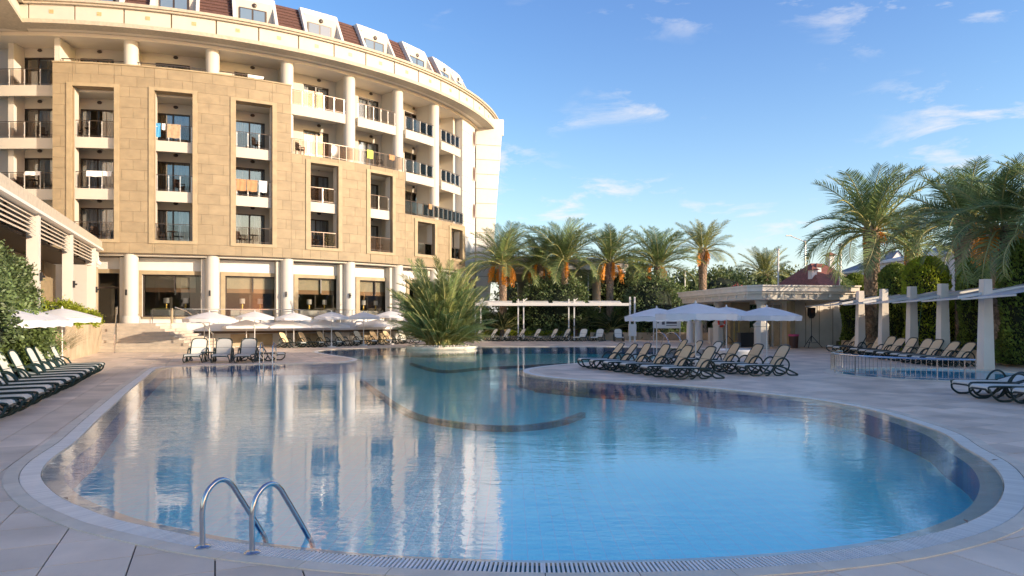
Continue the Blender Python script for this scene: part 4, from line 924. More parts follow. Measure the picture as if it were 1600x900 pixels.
PA = parasol_meshes(1.32, .36, .2, 'a'); PB = parasol_meshes(1.12, .33, .16, 'b')
def parasol(x, y, H, label, group, kit=PA, rot=0.0):
    r = thing('parasol', label, 'parasol', (x, y, 0), rot, group); can, va, rib, drop, R0 = kit
    inst('canopy', can, r, (0, 0, H)); inst('valance', va, r, (0, 0, H))
    inst('pole', MB().tube([(0, 0, .05), (0, 0, H+.03)], .024, 10).me('pole', M['white']), r); inst('base', MB().lathe([(.27, 0), (.27, .05), (.06, .08), (.05, .3)], n=16).me('base', M['white']), r)
    inst('finial', MB().lathe([(.05, 0), (.03, .05), (.01, .09)], n=8).me('finial', M['white']), r, (0, 0, H))
    for k in range(8): inst('rib', rib, r, (0, 0, H), (0, 0, 2*math.pi*k/8+math.pi/8))
for px, Y_, H, lab in ((-4, 18.6, 2.13, 'nearest parasol of the three over the left row, cut by the frame'), (35, 21.3, 2.12, 'middle parasol of the three over the left row of loungers'), (97, 27.2, 2.2, 'farthest parasol of the three over the left row, by the stone wall')):
    parasol(XP(px, Y_), Y_, H, lab, 'parasols over the left row', PA, .2)
for px, Y_, H, lab in ((1026, 29, 2.24, 'small looking parasol on the pool side of the four on the peninsula'), (1087, 23.2, 2.32, 'largest and nearest parasol of the four on the peninsula'), (1135, 28.5, 2.28, 'parasol behind the largest one, in front of the life ring'), (1198, 27.8, 2.27, 'parasol of the four nearest the stone hut')):
    parasol(XP(px, Y_), Y_, H, lab, 'parasols on the peninsula', PA, .15)
for k, (px, Y_, H, R1) in enumerate(((327, 37.2, 2.14, 1), (398, 41.6, 2.2, 1), (459, 43.2, 2.15, 1), (518, 44.0, 2.2, 1), (568, 46.3, 2.2, 1), (610, 48.5, 2.3, 1))):
    parasol(XP(px, Y_), Y_, H, 'cream parasol in front of the terrace, %s from the stairs' % OR[k], 'parasols along the restaurant terrace', PB if k else PA, .1*k)
for k, (px, Y_) in enumerate(((385, 42.6), (447, 43.6), (505, 44.9), (590, 48.4), (640, 51))):
    r = thing('square_parasol', 'low square parasol with grey-white cloth below the terrace edge, %s from the stairs' % OR[k], 'parasol', (XP(px, Y_), Y_, 0), R_(TH(px, 0))+math.pi/2, 'low square parasols below the terrace')
    h = 1.25; MB().add([(0, 0, 1.72), (-h, -h, 1.32), (h, -h, 1.32), (h, h, 1.32), (-h, h, 1.32)], [(0, 1, 2), (0, 2, 3), (0, 3, 4), (0, 4, 1)]).ob('canopy', M['canvas'], r)
    MB().add([(-h, -h, 1.32), (h, -h, 1.32), (h, h, 1.32), (-h, h, 1.32), (-h, -h, 1.2), (h, -h, 1.2), (h, h, 1.2), (-h, h, 1.2)], [(i, (i+1) % 4, 4+(i+1) % 4, 4+i) for i in range(4)]).ob('valance', M['canvas'], r)
    MB().tube([(0, 0, 0), (0, 0, 1.75)], .025, 8).ob('pole', M['white'], r)
# ---------------------------------------------------------------- plants
def fast_mesh(name, V, Fq, m):
    me_ = bpy.data.meshes.new(name); nf = len(Fq); k = Fq.shape[1]
    me_.vertices.add(len(V)); me_.vertices.foreach_set('co', V.astype(np.float32).ravel()); me_.loops.add(nf*k); me_.loops.foreach_set('vertex_index', Fq.astype(np.int32).ravel())
    me_.polygons.add(nf); me_.polygons.foreach_set('loop_start', np.arange(0, nf*k, k, dtype=np.int32)); me_.materials.append(m); me_.update(calc_edges=True); return me_
def leaves(P, size, m, name='foliage', out=None, asp=.45, jit=.8, up=0.0):
    n = len(P); d = rng.normal(size=(n, 3)); 
    if out is not None: d = d*jit+out
    d[:, 2] += up; d /= np.linalg.norm(d, axis=1)[:, None]; r = rng.normal(size=(n, 3)); s_ = np.cross(d, r); s_ /= np.linalg.norm(s_, axis=1)[:, None]
    L_ = size*rng.uniform(.6, 1.4, (n, 1)); W_ = L_*asp
    V = np.stack([P-d*L_*.5, P+s_*W_*.5, P+d*L_*.5, P-s_*W_*.5], 1).reshape(-1, 3); Fq = np.arange(4*n).reshape(n, 4); return fast_mesh(name, V, Fq, m)
def clumps(c, rad, n_cl, per, spread, shell=.75, zb=None, squash=1):
    d = rng.normal(size=(n_cl, 3)); d /= np.linalg.norm(d, axis=1)[:, None]; rr = rng.uniform(shell, 1, (n_cl, 1)); C = d*rr*np.array(rad)
    P = np.repeat(C, per, 0)+rng.normal(size=(n_cl*per, 3))*spread; O_ = np.repeat(d, per, 0)
    if zb is not None: k = P[:, 2] > zb; P = P[k]; O_ = O_[k]
    return P+np.array(c), O_
def blob(name, label, cat, x, y, z0, rad, m, ls, n_cl=90, per=40, spread=.25, group=None, core=.72, trunk=True):
    r = thing(name, label, cat, (x, y, z0), 0, group); rx, ry, rz = rad
    P, O_ = clumps((0, 0, rz), (rx, ry, rz), n_cl, per, spread, .7, -rz*.98); inst('crown', leaves(P, ls, m, 'crown', O_*1.2, .5), r)
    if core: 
        me_ = MB(); pr = [(max(.02, rx*core*math.sin(math.pi*(i+.0)/8)), rz-rz*core*math.cos(math.pi*i/8)) for i in range(9)]; me_.lathe(pr, n=12).ob('dark_core', M['core'], r)
    if trunk: MB().tube([(0, 0, -.05), (.05, 0, rz*.8)], [.12, .05], 7).ob('trunk', M['bark'], r)
    return r
def topiary(x, y, R1, H, label, m=None, bright=False):
    r = thing('topiary_tree', label, 'topiary tree', (x, y, 0), 0, 'clipped columns behind the loungers'); n = 9500
    h = rng.uniform(.12, H, n); a = rng.uniform(0, 2*math.pi, n); hd = H-R1*1.15
    def prof(h): return np.where(h < hd, R1*(.93+.07*np.sin(h*2.1+x)), R1*np.sqrt(np.clip(1-((h-hd)/(H-hd))**2.2, 0, 1)))
    rr = prof(h)*rng.uniform(.90, 1.06, n)*(1+.05*np.sin(a*5+h*3)); P = np.c_[rr*np.cos(a), rr*np.sin(a), h]
    k = int(n*.22); u = rng.uniform(0, 1, k)**.5*R1; a2 = rng.uniform(0, 2*math.pi, k); P2 = np.c_[u*np.cos(a2), u*np.sin(a2), hd+(H-hd)*np.clip(1-(u/R1)**2.2, 0, 1)**(1/2.0)+rng.normal(0, .04, k)]
    P = np.r_[P, P2]; O_ = np.c_[P[:, 0], P[:, 1], np.full(len(P), .5)*R1]; O_ /= np.linalg.norm(O_, axis=1)[:, None]
    inst('crown', leaves(P, .15, m or M['thuja'], 'crown', O_*1.0, .42, .8, .5), r); MB().lathe([(R1*.86, .1), (R1*.88, hd), (R1*.6, hd+(H-hd)*.6), (.05, H-.12)], n=14).ob('dark_core', M['core'], r); MB().tube([(0, 0, 0), (0, 0, .4)], .1, 8).ob('trunk', M['bark'], r)
def frond_mesh(bend, mat_, n=42, w=.25, name='frond', lw=.0155, droop=.22, tw=.75):
    V = []; Fc = []; pts = []; p = np.zeros(3); seg = 14
    for i in range(seg+1):
        t = i/seg; a = -R_(bend)*t**1.4; pts.append(p.copy()); p = p+np.array([math.cos(a), 0, math.sin(a)])/seg
    pts = np.array(pts); T = np.gradient(pts, axis=0); T /= np.linalg.norm(T, axis=1)[:, None]
    def at(t):
        f = t*seg; i = min(int(f), seg-1); q = f-i; return pts[i]*(1-q)+pts[i+1]*q, T[i]*(1-q)+T[i+1]*q
    for i in range(n):
        t = .12+.88*(i+.5)/n
        for s_ in (-1, 1):
            c, tg = at(min(1, t+s_*.004)); up = np.cross(tg, [0, 1, 0]); up = -up if up[2] < 0 else up
            ln = w*(math.sin(math.pi*(.12+.83*t))**.6)*random.uniform(.85, 1.1); lift = random.uniform(.05, tw)
            d = tg*.75+np.array([0, s_, 0])*.8+up*lift*.6; d /= np.linalg.norm(d); mid_ = c+d*ln*.55; tip = c+d*ln+np.array([0, 0, -droop*ln*random.uniform(.3, 1.3)])
            sd = tg*lw*.5; b = len(V); V += [c-sd*.6, c+sd*.6, mid_+sd, mid_-sd, tip+sd*.15, tip-sd*.15]; Fc += [(b, b+1, b+2, b+3), (b+3, b+2, b+4, b+5)]
    me_ = fast_mesh(name, np.array(V), np.array(Fc), mat_); me_.materials.append(M['rachis'])
    # rachis
    mb = MB(); mb.tube([tuple(q) for q in pts], [.012*(1-.8*i/seg)+.002 for i in range(seg+1)], 4); V2_ = np.array(mb.v); F2 = [f for f in mb.f if len(f) == 4]
    m2 = fast_mesh('x', np.r_[np.array(V), V2_], np.r_[np.array(Fc), np.array(F2)+len(V)], mat_); m2.materials.append(M['rachis']); mi = np.zeros(len(Fc)+len(F2), dtype=np.int32); mi[len(Fc):] = 1; m2.polygons.foreach_set('material_index', mi); m2.name = name; return m2
FM = [frond_mesh(b, M['frond']) for b in (45, 75, 100, 125)]; FY = [frond_mesh(b, M['frondy']) for b in (30, 60, 90)]; FC = [frond_mesh(b, M['frondd'], 50, .2, 'frond', .018, .1) for b in (40, 70)]
def trunk_mesh(r, H, boots=True, head=0.0):
    mb = MB(); n = 10; zs = np.linspace(0, H, 9); mb.lathe([(r*(1.12 if i == 0 else 1)*(.82+.1*math.sin(i*1.7)), z) for i, z in enumerate(zs)], n=12)
    if boots:
        rows = int(H/.17)
        for j in range(rows):
            z = H*j/rows+.05; k_ = 9 if r > .2 else 7
            for i in range(k_):
                a = 2*math.pi*(i+.5*(j % 2))/k_+random.uniform(-.08, .08); sp = .06+.10*max(0, (z/H-.6)/.4); c, s_ = math.cos(a), math.sin(a); w_ = r*.34; rr = r*.80
                b = [(rr*c-w_*s_, rr*s_+w_*c, z), (rr*c+w_*s_, rr*s_-w_*c, z), ((rr+.05)*c, (rr+.05)*s_, z-.1), ((rr+sp+.06)*c-w_*.5*s_, (rr+sp+.06)*s_+w_*.5*c, z+.24+sp), ((rr+sp+.06)*c+w_*.5*s_, (rr+sp+.06)*s_-w_*.5*c, z+.24+sp), ((rr+sp)*c, (rr+sp)*s_, z+.27+sp)]
                mb.add(b, [(0, 2, 3), (2, 1, 4, 3), (0, 3, 5), (1, 5, 4), (3, 4, 5)])
    return mb.me('trunk', M['trunk'])
def date_mesh():
    mb = MB(); n = 26
    for i in range(n):
        a = random.uniform(0, 2*math.pi); r = random.uniform(.02, .2); L_ = random.uniform(.55, 1.0)
        p = spline([(0, 0, 0), (.18+r*.4*math.cos(a), r*.6*math.sin(a), .02), (.32+r*math.cos(a), r*math.sin(a), -.25), (.36+r*1.3*math.cos(a), r*1.3*math.sin(a), -L_)], 3); mb.tube(p, .012, 3, cap=False)
        for q in range(9):
            c = p[-1-(q % 6)]+Vector((random.uniform(-.035, .035), random.uniform(-.035, .035), random.uniform(-.03, .03))); s_ = .028; mb.add([c+Vector(v)*s_ for v in ((1, 0, 0), (-1, 0, 0), (0, 1, 0), (0, -1, 0), (0, 0, 1.3), (0, 0, -1.3))], [(0, 2, 4), (2, 1, 4), (1, 3, 4), (3, 0, 4), (2, 0, 5), (1, 2, 5), (3, 1, 5), (0, 3, 5)])
    return mb.me('date_bunch', M['date'])
DM = [date_mesh() for _ in range(3)]
def palm(x, y, zc, L_, r, label, nf=40, dates=5, kit=None, lo=-14, hi=84, cat='palm tree', z0=0, name='date_palm', group='date palms round the pool', ds=1.0, boots=True, lean=0):
    p = thing(name, label, cat, (x, y, z0), random.uniform(0, 6), group); H = zc-z0; kit = kit or FM
    inst('trunk', trunk_mesh(r, H, boots), p)
    for i in range(nf):
        e = lo+(hi-lo)*((i+.5)/nf)**.85+random.uniform(-7, 7); a = i*2.399+random.uniform(-.25, .25); me_ = kit[min(len(kit)-1, int(max(0, (70-e)/95*len(kit)+random.uniform(-.4, .4))))]
        s_ = L_*random.uniform(.88, 1.1)*(1 if e < 70 else .85)
        inst('frond', me_, p, (r*.5*math.cos(a), r*.5*math.sin(a), H-.05+.2*e/90), (random.uniform(-.5, .5), -R_(e), a), s_)
    for i in range(dates):
        a = i*2*math.pi/max(dates, 1)+random.uniform(-.4, .9); q = .18*ds*random.uniform(.5, 2.2); inst('date_bunch', DM[i % 3], p, (q*math.cos(a), q*math.sin(a), H-.05+random.uniform(-.25, .1)), (0, random.uniform(-.2, .2), a), (ds*random.uniform(.6, .8), ds*random.uniform(.55, .8), ds*random.uniform(.7, 1.1)))
    return p
# palms behind the centre row
for px, Y_, py, L_, r, nf, dt, lab in ((786, 58.6, 415, 3.7, .24, 32, 7, 'date palm with orange fruit beside the curved end of the hotel'), (843, 60.5, 416, 3.5, .22, 30, 4, 'date palm crown between the fruiting palm and the tallest centre palm'), (882, 58.8, 408, 4.0, .2, 34, 1, 'tallest palm of the centre garden, with a single orange bunch'), (953, 60, 412, 3.7, .25, 32, 6, 'date palm with hanging orange fruit beside the white canopy column'), (1028, 61, 418, 4.1, .24, 34, 3, 'wide dark palm right of the canopy, behind the first flagpole')):
    palm(XP(px, Y_), Y_, HC+(496-py)/1100*Y_, L_*1.02, r, lab, int(nf*1.05), dt, lo=2, ds=1.5)
palm(XP(1098, 64), 64, HC+(496-392)/1100*64, 3.1, .30, 'single tall palm standing clear of the trees against the sky', 26, 4, FY, lo=-5, name='date_palm', ds=1.3)
palm(XP(1195, 80), 80, HC+(496-430)/1100*80, 3.6, .3, 'distant palm behind the flat roofed stone hut', 30, 0, FY)
palm(XP(1142, 85), 85, HC+(496-445)/1100*85, 3.0, .3, 'small distant palm left of the red roofed house', 22, 0, FM)
# palms at the right
for px, Y_, py, L_, r, nf, dt, kit, lab in ((1362, 40, 362, 4.4, .37, 48, 3, FM, 'leftmost palm of the right-hand row, its crown spreading clear against the sky'), (1424, 44, 385, 3.3, .28, 34, 5, FY, 'smaller yellowish palm with orange fruit between two large palms'), (1508, 33, 352, 4.1, .38, 48, 4, FM, 'large shaggy trunked palm behind the second post from the right'), (1568, 27.6, 362, 3.6, .40, 48, 9, FM, 'large palm with thick orange fruit bunches behind the nearest post'), (1660, 25.5, 350, 3.8, .40, 44, 7, FM, 'palm at the right edge, only its fronds reaching into view')):
    palm(XP(px, Y_), Y_, HC+(496-py)/1100*Y_, L_*(1.0 if px < 1400 else .88), r, lab, int(nf*.80), dt, kit, lo=-18 if px < 1400 else -2, ds=1.25 if px > 1500 else 1.0)
# bushy palm on the pool island
ISX, ISY = XP(690, 42.3), 42.3
isl = thing('planted_island', 'round stone planter island of white pebbles at the far side of the pool', 'planter', (ISX, ISY, 0))
MB().lathe([(2.1, -1.3), (2.1, .02), (2.16, .03), (2.16, .16), (1.98, .16), (1.98, .05)], n=48).ob('planter_rim', M['coping'], isl, 30)
MB().lathe([(1.97, -.2), (1.97, .10), (.02, .22)], n=32).ob('soil', M['rock'], isl, 60)
mb = MB()
for i in range(420):
    a = random.uniform(0, 2*math.pi); r = 1.98*math.sqrt(random.uniform(.35, 1)); s_ = random.uniform(.04, .10); c = Vector((r*math.cos(a), r*math.sin(a), .14+random.uniform(0, .06)))
    mb.add([c+Vector((v[0]*s_*random.uniform(.7, 1.2), v[1]*s_, v[2]*s_*.7)) for v in ((1, 0, 0), (-1, 0, 0), (0, 1, 0), (0, -1, 0), (0, 0, 1), (0, 0, -1))], [(0, 2, 4), (2, 1, 4), (1, 3, 4), (3, 0, 4), (2, 0, 5), (1, 2, 5), (3, 1, 5), (0, 3, 5)])
mb.ob('white_pebbles', M['rock'], isl, kind='stuff').name = 'pebble_cover'
ip = thing('clumping_palm', 'big bushy palm clump filling the round island at the far pool edge', 'palm clump', (ISX, ISY, .15))
FI = [frond_mesh(b, M['frond'], 42, .15, 'frond', .015, .15, .8) for b in (18, 30, 42, 60)]+[frond_mesh(b, M['frondy'], 42, .15, 'frond', .015, .15, .8) for b in (18, 40, 65)]
for i in range(290):
    a = random.uniform(0, 2*math.pi); q = random.random(); e = 87-70*q**1.1; rb = random.uniform(0, .9); L_ = (4.95-2.45*q)*random.uniform(.6, 1.02)
    inst('frond', random.choice(FI), ip, (rb*math.cos(a), rb*math.sin(a), random.uniform(-.1, .9)*(1-q*.5)), (random.uniform(-1.2, 1.2), -R_(e), a+random.uniform(-.4, .4)), L_)
for i in range(12):
    a = i*2.4; MB().tube([(.5*math.cos(a), .5*math.sin(a), -.2), (.75*math.cos(a), .75*math.sin(a), 1.3)], [.07, .04], 6).ob('stem', M['rachis'], ip)
# cycads in the centre bed
for px, Y_, lab, s_ in ((785, 57.9, 'cycad in the bed behind the left end of the pergola row', 1.9), (900, 58, 'cycad in the bed behind the middle of the pergola row', 1.7), (956, 58, 'cycad in the bed behind the right end of the pergola row', 2.0)):
    c = thing('cycad', lab, 'cycad', (XP(px, Y_), Y_, .4), 0, 'cycads in the centre bed'); MB().lathe([(.2, -.4), (.22, .3), (.1, .45)], n=10).ob('trunk', M['trunk2'], c)
    for i in range(34): inst('frond', FC[i % 2], c, (0, 0, .4), (random.uniform(-.3, .3), -R_(random.uniform(5, 70)), i*2.4), s_*random.uniform(.85, 1.1))
# shrubs behind the centre row
shr = [(765, 60, 1.8, 1.3, 'leafd', 'dark rounded shrub under the left palm'), (812, 59.5, 2.0, 1.7, 'leaf', 'green hibiscus bush behind the second pergola post'), (850, 59, 2.6, 2.9, 'leafd', 'tall dark bush between the two left centre palms'), (880, 58.8, 2.7, 3.0, 'leafd', 'dense dark bush at the foot of the tallest centre palm'), (915, 60, 1.9, 1.5, 'leaf', 'mid green bush just left of the white canopy column'), (985, 60, 2.3, 1.7, 'leaf', 'green bush right of the white canopy column'), (1020, 58, 2.9, 3.1, 'leafd', 'broad dark bush under the wide palm'), (1055, 62, 3.0, 2.6, 'leaf', 'green tree mass right of the wide palm'), (1125, 72, 4.2, 3.4, 'leaft', 'leafy oleander mass left of the hut roof'), (1075, 75, 4.0, 3.3, 'leafd', 'dark tree behind the single tall palm'), (1160, 80, 4.5, 3.6, 'leaft', 'round tree over the middle of the hut roof'), (1225, 84, 4.2, 3.9, 'leaft', 'olive green tree beside the red roof chimneys'), (985, 72, 4.2, 4.0, 'leaft', 'pale green tree behind the canopy end'), (935, 84, 5, 4.2, 'leafd', 'dark tree seen under the canopy'), (835, 86, 5, 4.0, 'leaft', 'tree far back under the canopy left part')]
for px, Y_, w_, h_, m_, lab in shr:
    if Y_ < 65: blob('garden_shrub', lab, 'shrub', XP(px, Y_), Y_+.4, .1, (w_*.8, w_*.6, h_*.9), M[m_], .20, 120, 60, .28)
    else: blob('garden_tree', lab, 'tree', XP(px, Y_), Y_, .1, (w_, w_*.8, h_), M[m_], .34, 120, 50, .4)
fl = thing('hibiscus_flower', 'red flowers on the oleander left of the hut', 'flowers', (XP(1153, 66), 66, 4.6)); P, O_ = clumps((0, 0, 0), (.5, .4, .4), 8, 14, .1); inst('petals', leaves(P, .14, M['flower'], 'petals'), fl)
# planted beds and low walls
bed = MB().prism([(-4, 57.8), (16.5, 57.8), (16.5, 75), (-4, 75)], -.02, .32).ob('planting_bed', M['soil'], kind='structure')
mb = MB()
P = np.c_[rng.uniform(-4, 11, 9000), rng.uniform(57.9, 60.5, 9000), rng.uniform(.3, .75, 9000)]; o = inst('low_bedding_plants', leaves(P, .16, M['leafy'], 'plants', None, .4), None, kind='stuff'); o['label'] = 'low green bedding plants behind the far row of loungers'
bw = thing('low_bed_wall', 'low tan stone wall holding the bed behind the hut columns', 'wall')
for k in range(16):
    x = -4+k*1.3; MB().prism([(x, 57.55), (x+1.27, 57.55), (x+1.27, 57.8), (x, 57.8)], 0, .62 if k > 7 else .34).ob('stone_block', M['wall'], bw)
rwl = thing('dark_garden_wall', 'dark grey stone garden wall behind the cycads', 'wall')
for k in range(8):
    for j in range(3): MB().box((3.6+k*1.15+(j % 2)*.4, 61.5, .5+.42*j), (1.12, .3, .40)).ob('stone_block', M['slate'], rwl)
# left planting
for (px, Y_, w_, h_, m_, lab) in ((-70, 16.5, 1.2, 1.9, 'leafd', 'big dark hedge bush at the left edge under the nearest parasol'), (-10, 23.0, .95, 2.1, 'leafd', 'tall dark bush in the left bed'), (22, 26.2, .75, 2.05, 'leafd', 'tall rounded dark bush nearest the pavilion pillars'), (10, 20.8, 1.0, 1.1, 'leaf', 'lower green bush behind the second parasol pole')):
    blob('hedge_bush', lab, 'bush', XP(px, Y_), Y_, 0, (w_, w_*.9, h_), M[m_], .12, 170, 120, .14, core=.8)
blob('hedge_bush', 'low green bush filling the bed behind the left row', 'bush', -15.3, 19.6, 0, (1.0, 1.3, .85), M['leaf'], .15, 110, 60, .16, core=.75)
blob('hedge_bush', 'low green bush in the bed beside the ornamental grass', 'bush', -16.9, 24.3, 0, (.9, 1.2, .9), M['leaf'], .15, 110, 60, .16, core=.75)
for k, (px, Y_) in enumerate(((72, 30.0), (95, 31.5), (122, 35.5))):
    p = PL(Y_, -.75); blob('clipped_hedge', 'lime green clipped hedge in front of the pavilion, %s from the dark bush' % OR[k], 'hedge', XP(px, Y_), Y_, 1.3, (1.0, .8, .62 if k < 2 else .5), M['leafy'], .13, 80, 60, .12, core=.8, group='lime hedges in front of the pavilion')
def grass_clump(x, y, H, n, label):
    g = thing('ornamental_grass', label, 'grass clump', (x, y, 0)); V = []; Fc = []
    for i in range(n):
        a = random.uniform(0, 2*math.pi); e = random.uniform(.1, .95); L_ = H*random.uniform(.6, 1.15); b0 = np.array([random.uniform(-.2, .2), random.uniform(-.2, .2), 0]); sd = np.array([-math.sin(a), math.cos(a), 0])*.012; prev = None
        for j in range(5):
            t = j/4; q = b0+np.array([math.cos(a)*e*L_*t**1.6, math.sin(a)*e*L_*t**1.6, L_*(t-.45*e*t**2.2)]); w_ = sd*(1-t*.9); V += [q-w_, q+w_]
            if j: b = len(V)-4; Fc.append((b, b+1, b+3, b+2))
    inst('blades', fast_mesh('blades', np.array(V), np.array(Fc), M['grassm']), g)
grass_clump(XP(78, 27.5), 27.5, 1.7, 520, 'feathery ornamental grass behind the far end of the left row'); grass_clump(XP(92, 30), 30, 1.7, 520, 'taller ornamental grass leaning over the ramp wall'); grass_clump(XP(60, 26.5), 26.3, 1.3, 400, 'short grass clump beside the tall dark bush')
# topiary columns behind the right row
for px, Y_, R1, H, lab, m_ in ((1337, 42, .82, 4.4, 'clipped column tree nearest the stone hut', 'thuja'), (1399, 37, .80, 4.62, 'clipped column tree between the first and second posts from the hut', 'thuja'), (1446, 34, .98, 4.75, 'bright yellow-green clipped column behind the middle posts', 'leafy'), (1530, 30.2, .80, 4.45, 'clipped column tree behind the second post from the right', 'thuja'), (1606, 26.6, .95, 4.75, 'clipped column tree cut by the right frame edge', 'thuja'), (1480, 36, .9, 3.0, 'lower clipped hedge seen between two posts', 'leafy'), (1372, 44, .8, 3.0, 'lower clipped hedge behind the first palm trunk', 'thuja')):
    topiary(XP(px, Y_), Y_, R1, H, lab, M[m_])
hd = thing('dark_hedge', 'continuous dark hedge closing the garden behind the palm trunks', 'hedge', (0, 0, 0)); n = 26000
t = rng.uniform(0, 1, n); P = np.c_[22.4+(t-.5)*.4+rng.normal(0, .08, n)-.4, 15+t*31, rng.uniform(.1, 3.1, n)]; P[:, 0] = 22.0+(P[:, 1]-15)*.02+rng.normal(0, .12, n)
inst('foliage', leaves(P, .16, M['leafd'], 'foliage', np.tile([-1., 0, .3], (n, 1)), .5), hd); MB().prism([(22.1, 15), (23.2, 15), (23.6, 46), (22.5, 46)], 0, 3.0).ob('dark_core', M['core'], hd)
pw = thing('planter_wall', 'low tan stone wall under the clipped columns behind the right row', 'wall')
for k in range(14):
    a = Vector((18.7+.06*k, 18+k*1.7, 0)); b = Vector((18.7+.06*(k+1), 18+(k+1)*1.7-.02, 0)); MB().prism([(a.x, a.y), (b.x, b.y), (b.x+.25, b.y), (a.x+.25, a.y)][::-1], 0, .5).ob('stone_block', M['wall'], pw)
MB().prism([(18.98, 17.9), (23.8, 17.9), (24.6, 43), (19.8, 43)], -.01, .42).ob('planting_soil', M['soil'], kind='structure')
# ---------------------------------------------------------------- membrane roof on posts
mr = thing('membrane_shade', 'long grey-white membrane shade on tapering concrete posts over the right row', 'shade canopy')
PO = [(16.95, 25.2), (17.5, 28.6), (17.72, 31.2), (17.9, 33.9), (18.05, 36.5)]; PO = [(16.3, 21.6)]+PO+[(18.2, 39.2)]
for i, (x, y) in enumerate(PO[1:-1]):
    MB().add([(x-.20, y-.20, 0), (x+.20, y-.20, 0), (x+.20, y+.20, 0), (x-.20, y+.20, 0), (x-.14, y-.14, 3.22), (x+.14, y-.14, 3.22), (x+.14, y+.14, 3.22), (x-.14, y+.14, 3.22)], [(3, 2, 1, 0), (4, 5, 6, 7), (0, 1, 5, 4), (1, 2, 6, 5), (2, 3, 7, 6), (3, 0, 4, 7)]).ob('post', M['concrete'], mr)
    MB().bar((x-1.0, y, 2.56), (x+1.75, y, 3.02), .08, .1).ob('cross_beam', M['white'], mr)
for i, (a, b) in enumerate(zip(PO, PO[1:]+[(18.3, 41.8)])):
    n = 6; vs = []
    for u in range(n+1):
        for v in range(n+1):
            t = .01+.98*u/n; s_ = v/n; x = a[0]+(b[0]-a[0])*t-.85+2.55*s_; y = a[1]+(b[1]-a[1])*t; z = 2.50+.50*s_-.07*math.sin(math.pi*t)*math.sin(math.pi*s_)-.10*(t-.5)+.05
            vs.append((x, y, z))
    top_ = len(vs); vs += [(p[0], p[1], p[2]-.02) for p in vs]; fs = []
    for u in range(n):
        for v in range(n):
            q = u*(n+1)+v; fs += [(q, q+n+1, q+n+2, q+1), (top_+q, top_+q+1, top_+q+n+2, top_+q+n+1)]
    MB().add(vs, fs).ob('membrane_panel', M['membrane'], mr, 60)
    MB().bar((a[0]-.85, a[1], 2.54), (b[0]-.85, b[1], 2.50), .05, .06).ob('edge_rail', M['white'], mr)
rp_ = thing('hanging_rope', 'thin green rope hanging from the membrane shade in front of the middle column tree', 'rope', (XP(1441, 31.5), 31.5, 0)); MB().tube(spline([(0, 0, 2.55), (-.1, 0, 1.8), (-.22, 0, .9)], 4), .012, 5).ob('strand', M['rope'], rp_)
# ---------------------------------------------------------------- children's pool railing
kr = thing('pool_railing', 'curved steel railing with thin bars round the near side of the small children\'s pool', 'railing')
def kp_(a, z): return (KC[0]+3.0*1.05*math.cos(R_(a)), KC[1]+3.05*math.sin(R_(a)), z)
MB().tube([kp_(a, .64) for a in np.linspace(128, 258, 36)], .028, 8).ob('top_rail', M['chrome'], kr); MB().tube([kp_(a, .09) for a in np.linspace(128, 258, 36)], .012, 6).ob('bottom_rail', M['chrome'], kr)
for i, a in enumerate(np.linspace(128, 258, 53)):
    big_ = i % 9 == 0 or i == 50; MB().tube([kp_(a, 0 if big_ else .09), kp_(a, .64)], .022 if big_ else .009, 6).ob('rail_post' if big_ else 'bar', M['chrome'], kr)
# ---------------------------------------------------------------- near ladder
ld = thing('pool_ladder', 'pair of curved stainless steel grab rails of the pool ladder at the near edge', 'pool ladder')
for bx, by in ((-2.03, 5.50), (-2.48, 5.64)):
    b = Vector((bx, by, 0)); d = Vector((.50, .82, 0)).normalized(); L_ = .56
    path = spline([b+Vector((0, 0, .0)), b+Vector((0, 0, .12)), b+Vector((0, 0, .30)), b+d*.03+Vector((0, 0, .42)), b+d*.10+Vector((0, 0, .495)), b+d*.185+Vector((0, 0, .515)), b+d*.26+Vector((0, 0, .47)), b+d*.33+Vector((0, 0, .37)), b+d*.55+Vector((0, 0, .02)), b+d*.62+Vector((0, 0, -.12)), b+d*.64+Vector((0, 0, -.4)), b+d*.64+Vector((0, 0, -.9))], 5)
    MB().tube(path, .0215, 14).ob('grab_rail', M['chrome'], ld, 60); MB().lathe([(.062, .008), (.062, .016), (.045, .026), (.026, .030)], (bx, by, 0), 24).ob('base_flange', M['chrome'], ld, 40)
a = Vector((-2.03, 5.5, 0))+Vector((.50, .82, 0)).normalized()*.64; b = Vector((-2.48, 5.64, 0))+Vector((.50, .82, 0)).normalized()*.64
for z in (-.3, -.6, -.85): MB().bar((a.x, a.y, z), (b.x, b.y, z), .08, .025).ob('rung', M['chrome'], ld)
def ladder(px0, px1, Y_, lab):
    l = thing('pool_ladder', lab, 'pool ladder', (0, 0, 0))
    for px in (px0, px1):
        x = XP(px, Y_); MB().tube(spline([(x, Y_, 0), (x, Y_, .6), (x, Y_-.2, .82), (x+.05, Y_-.5, .7), (x+.1, Y_-.75, 0), (x+.1, Y_-.8, -.6)], 4), .022, 8).ob('grab_rail', M['chrome'], l)
ladder(411.5, 431, 29.0, 'small steel ladder rails at the left end of the pool near the low lounger')
l = thing('pool_ladder', 'two thin curved steel rails at the far pool edge behind the first peninsula loungers', 'pool ladder')
for dx in (0, .8): x0 = XP(1013, 46)+dx; MB().tube(spline([(x0, 46.0, 0), (x0+.25, 45.6, .75), (x0+.7, 45.0, .85), (x0+1.0, 44.5, .3), (x0+1.05, 44.3, -.4)], 5), .022, 8).ob('grab_rail', M['chrome'], l)
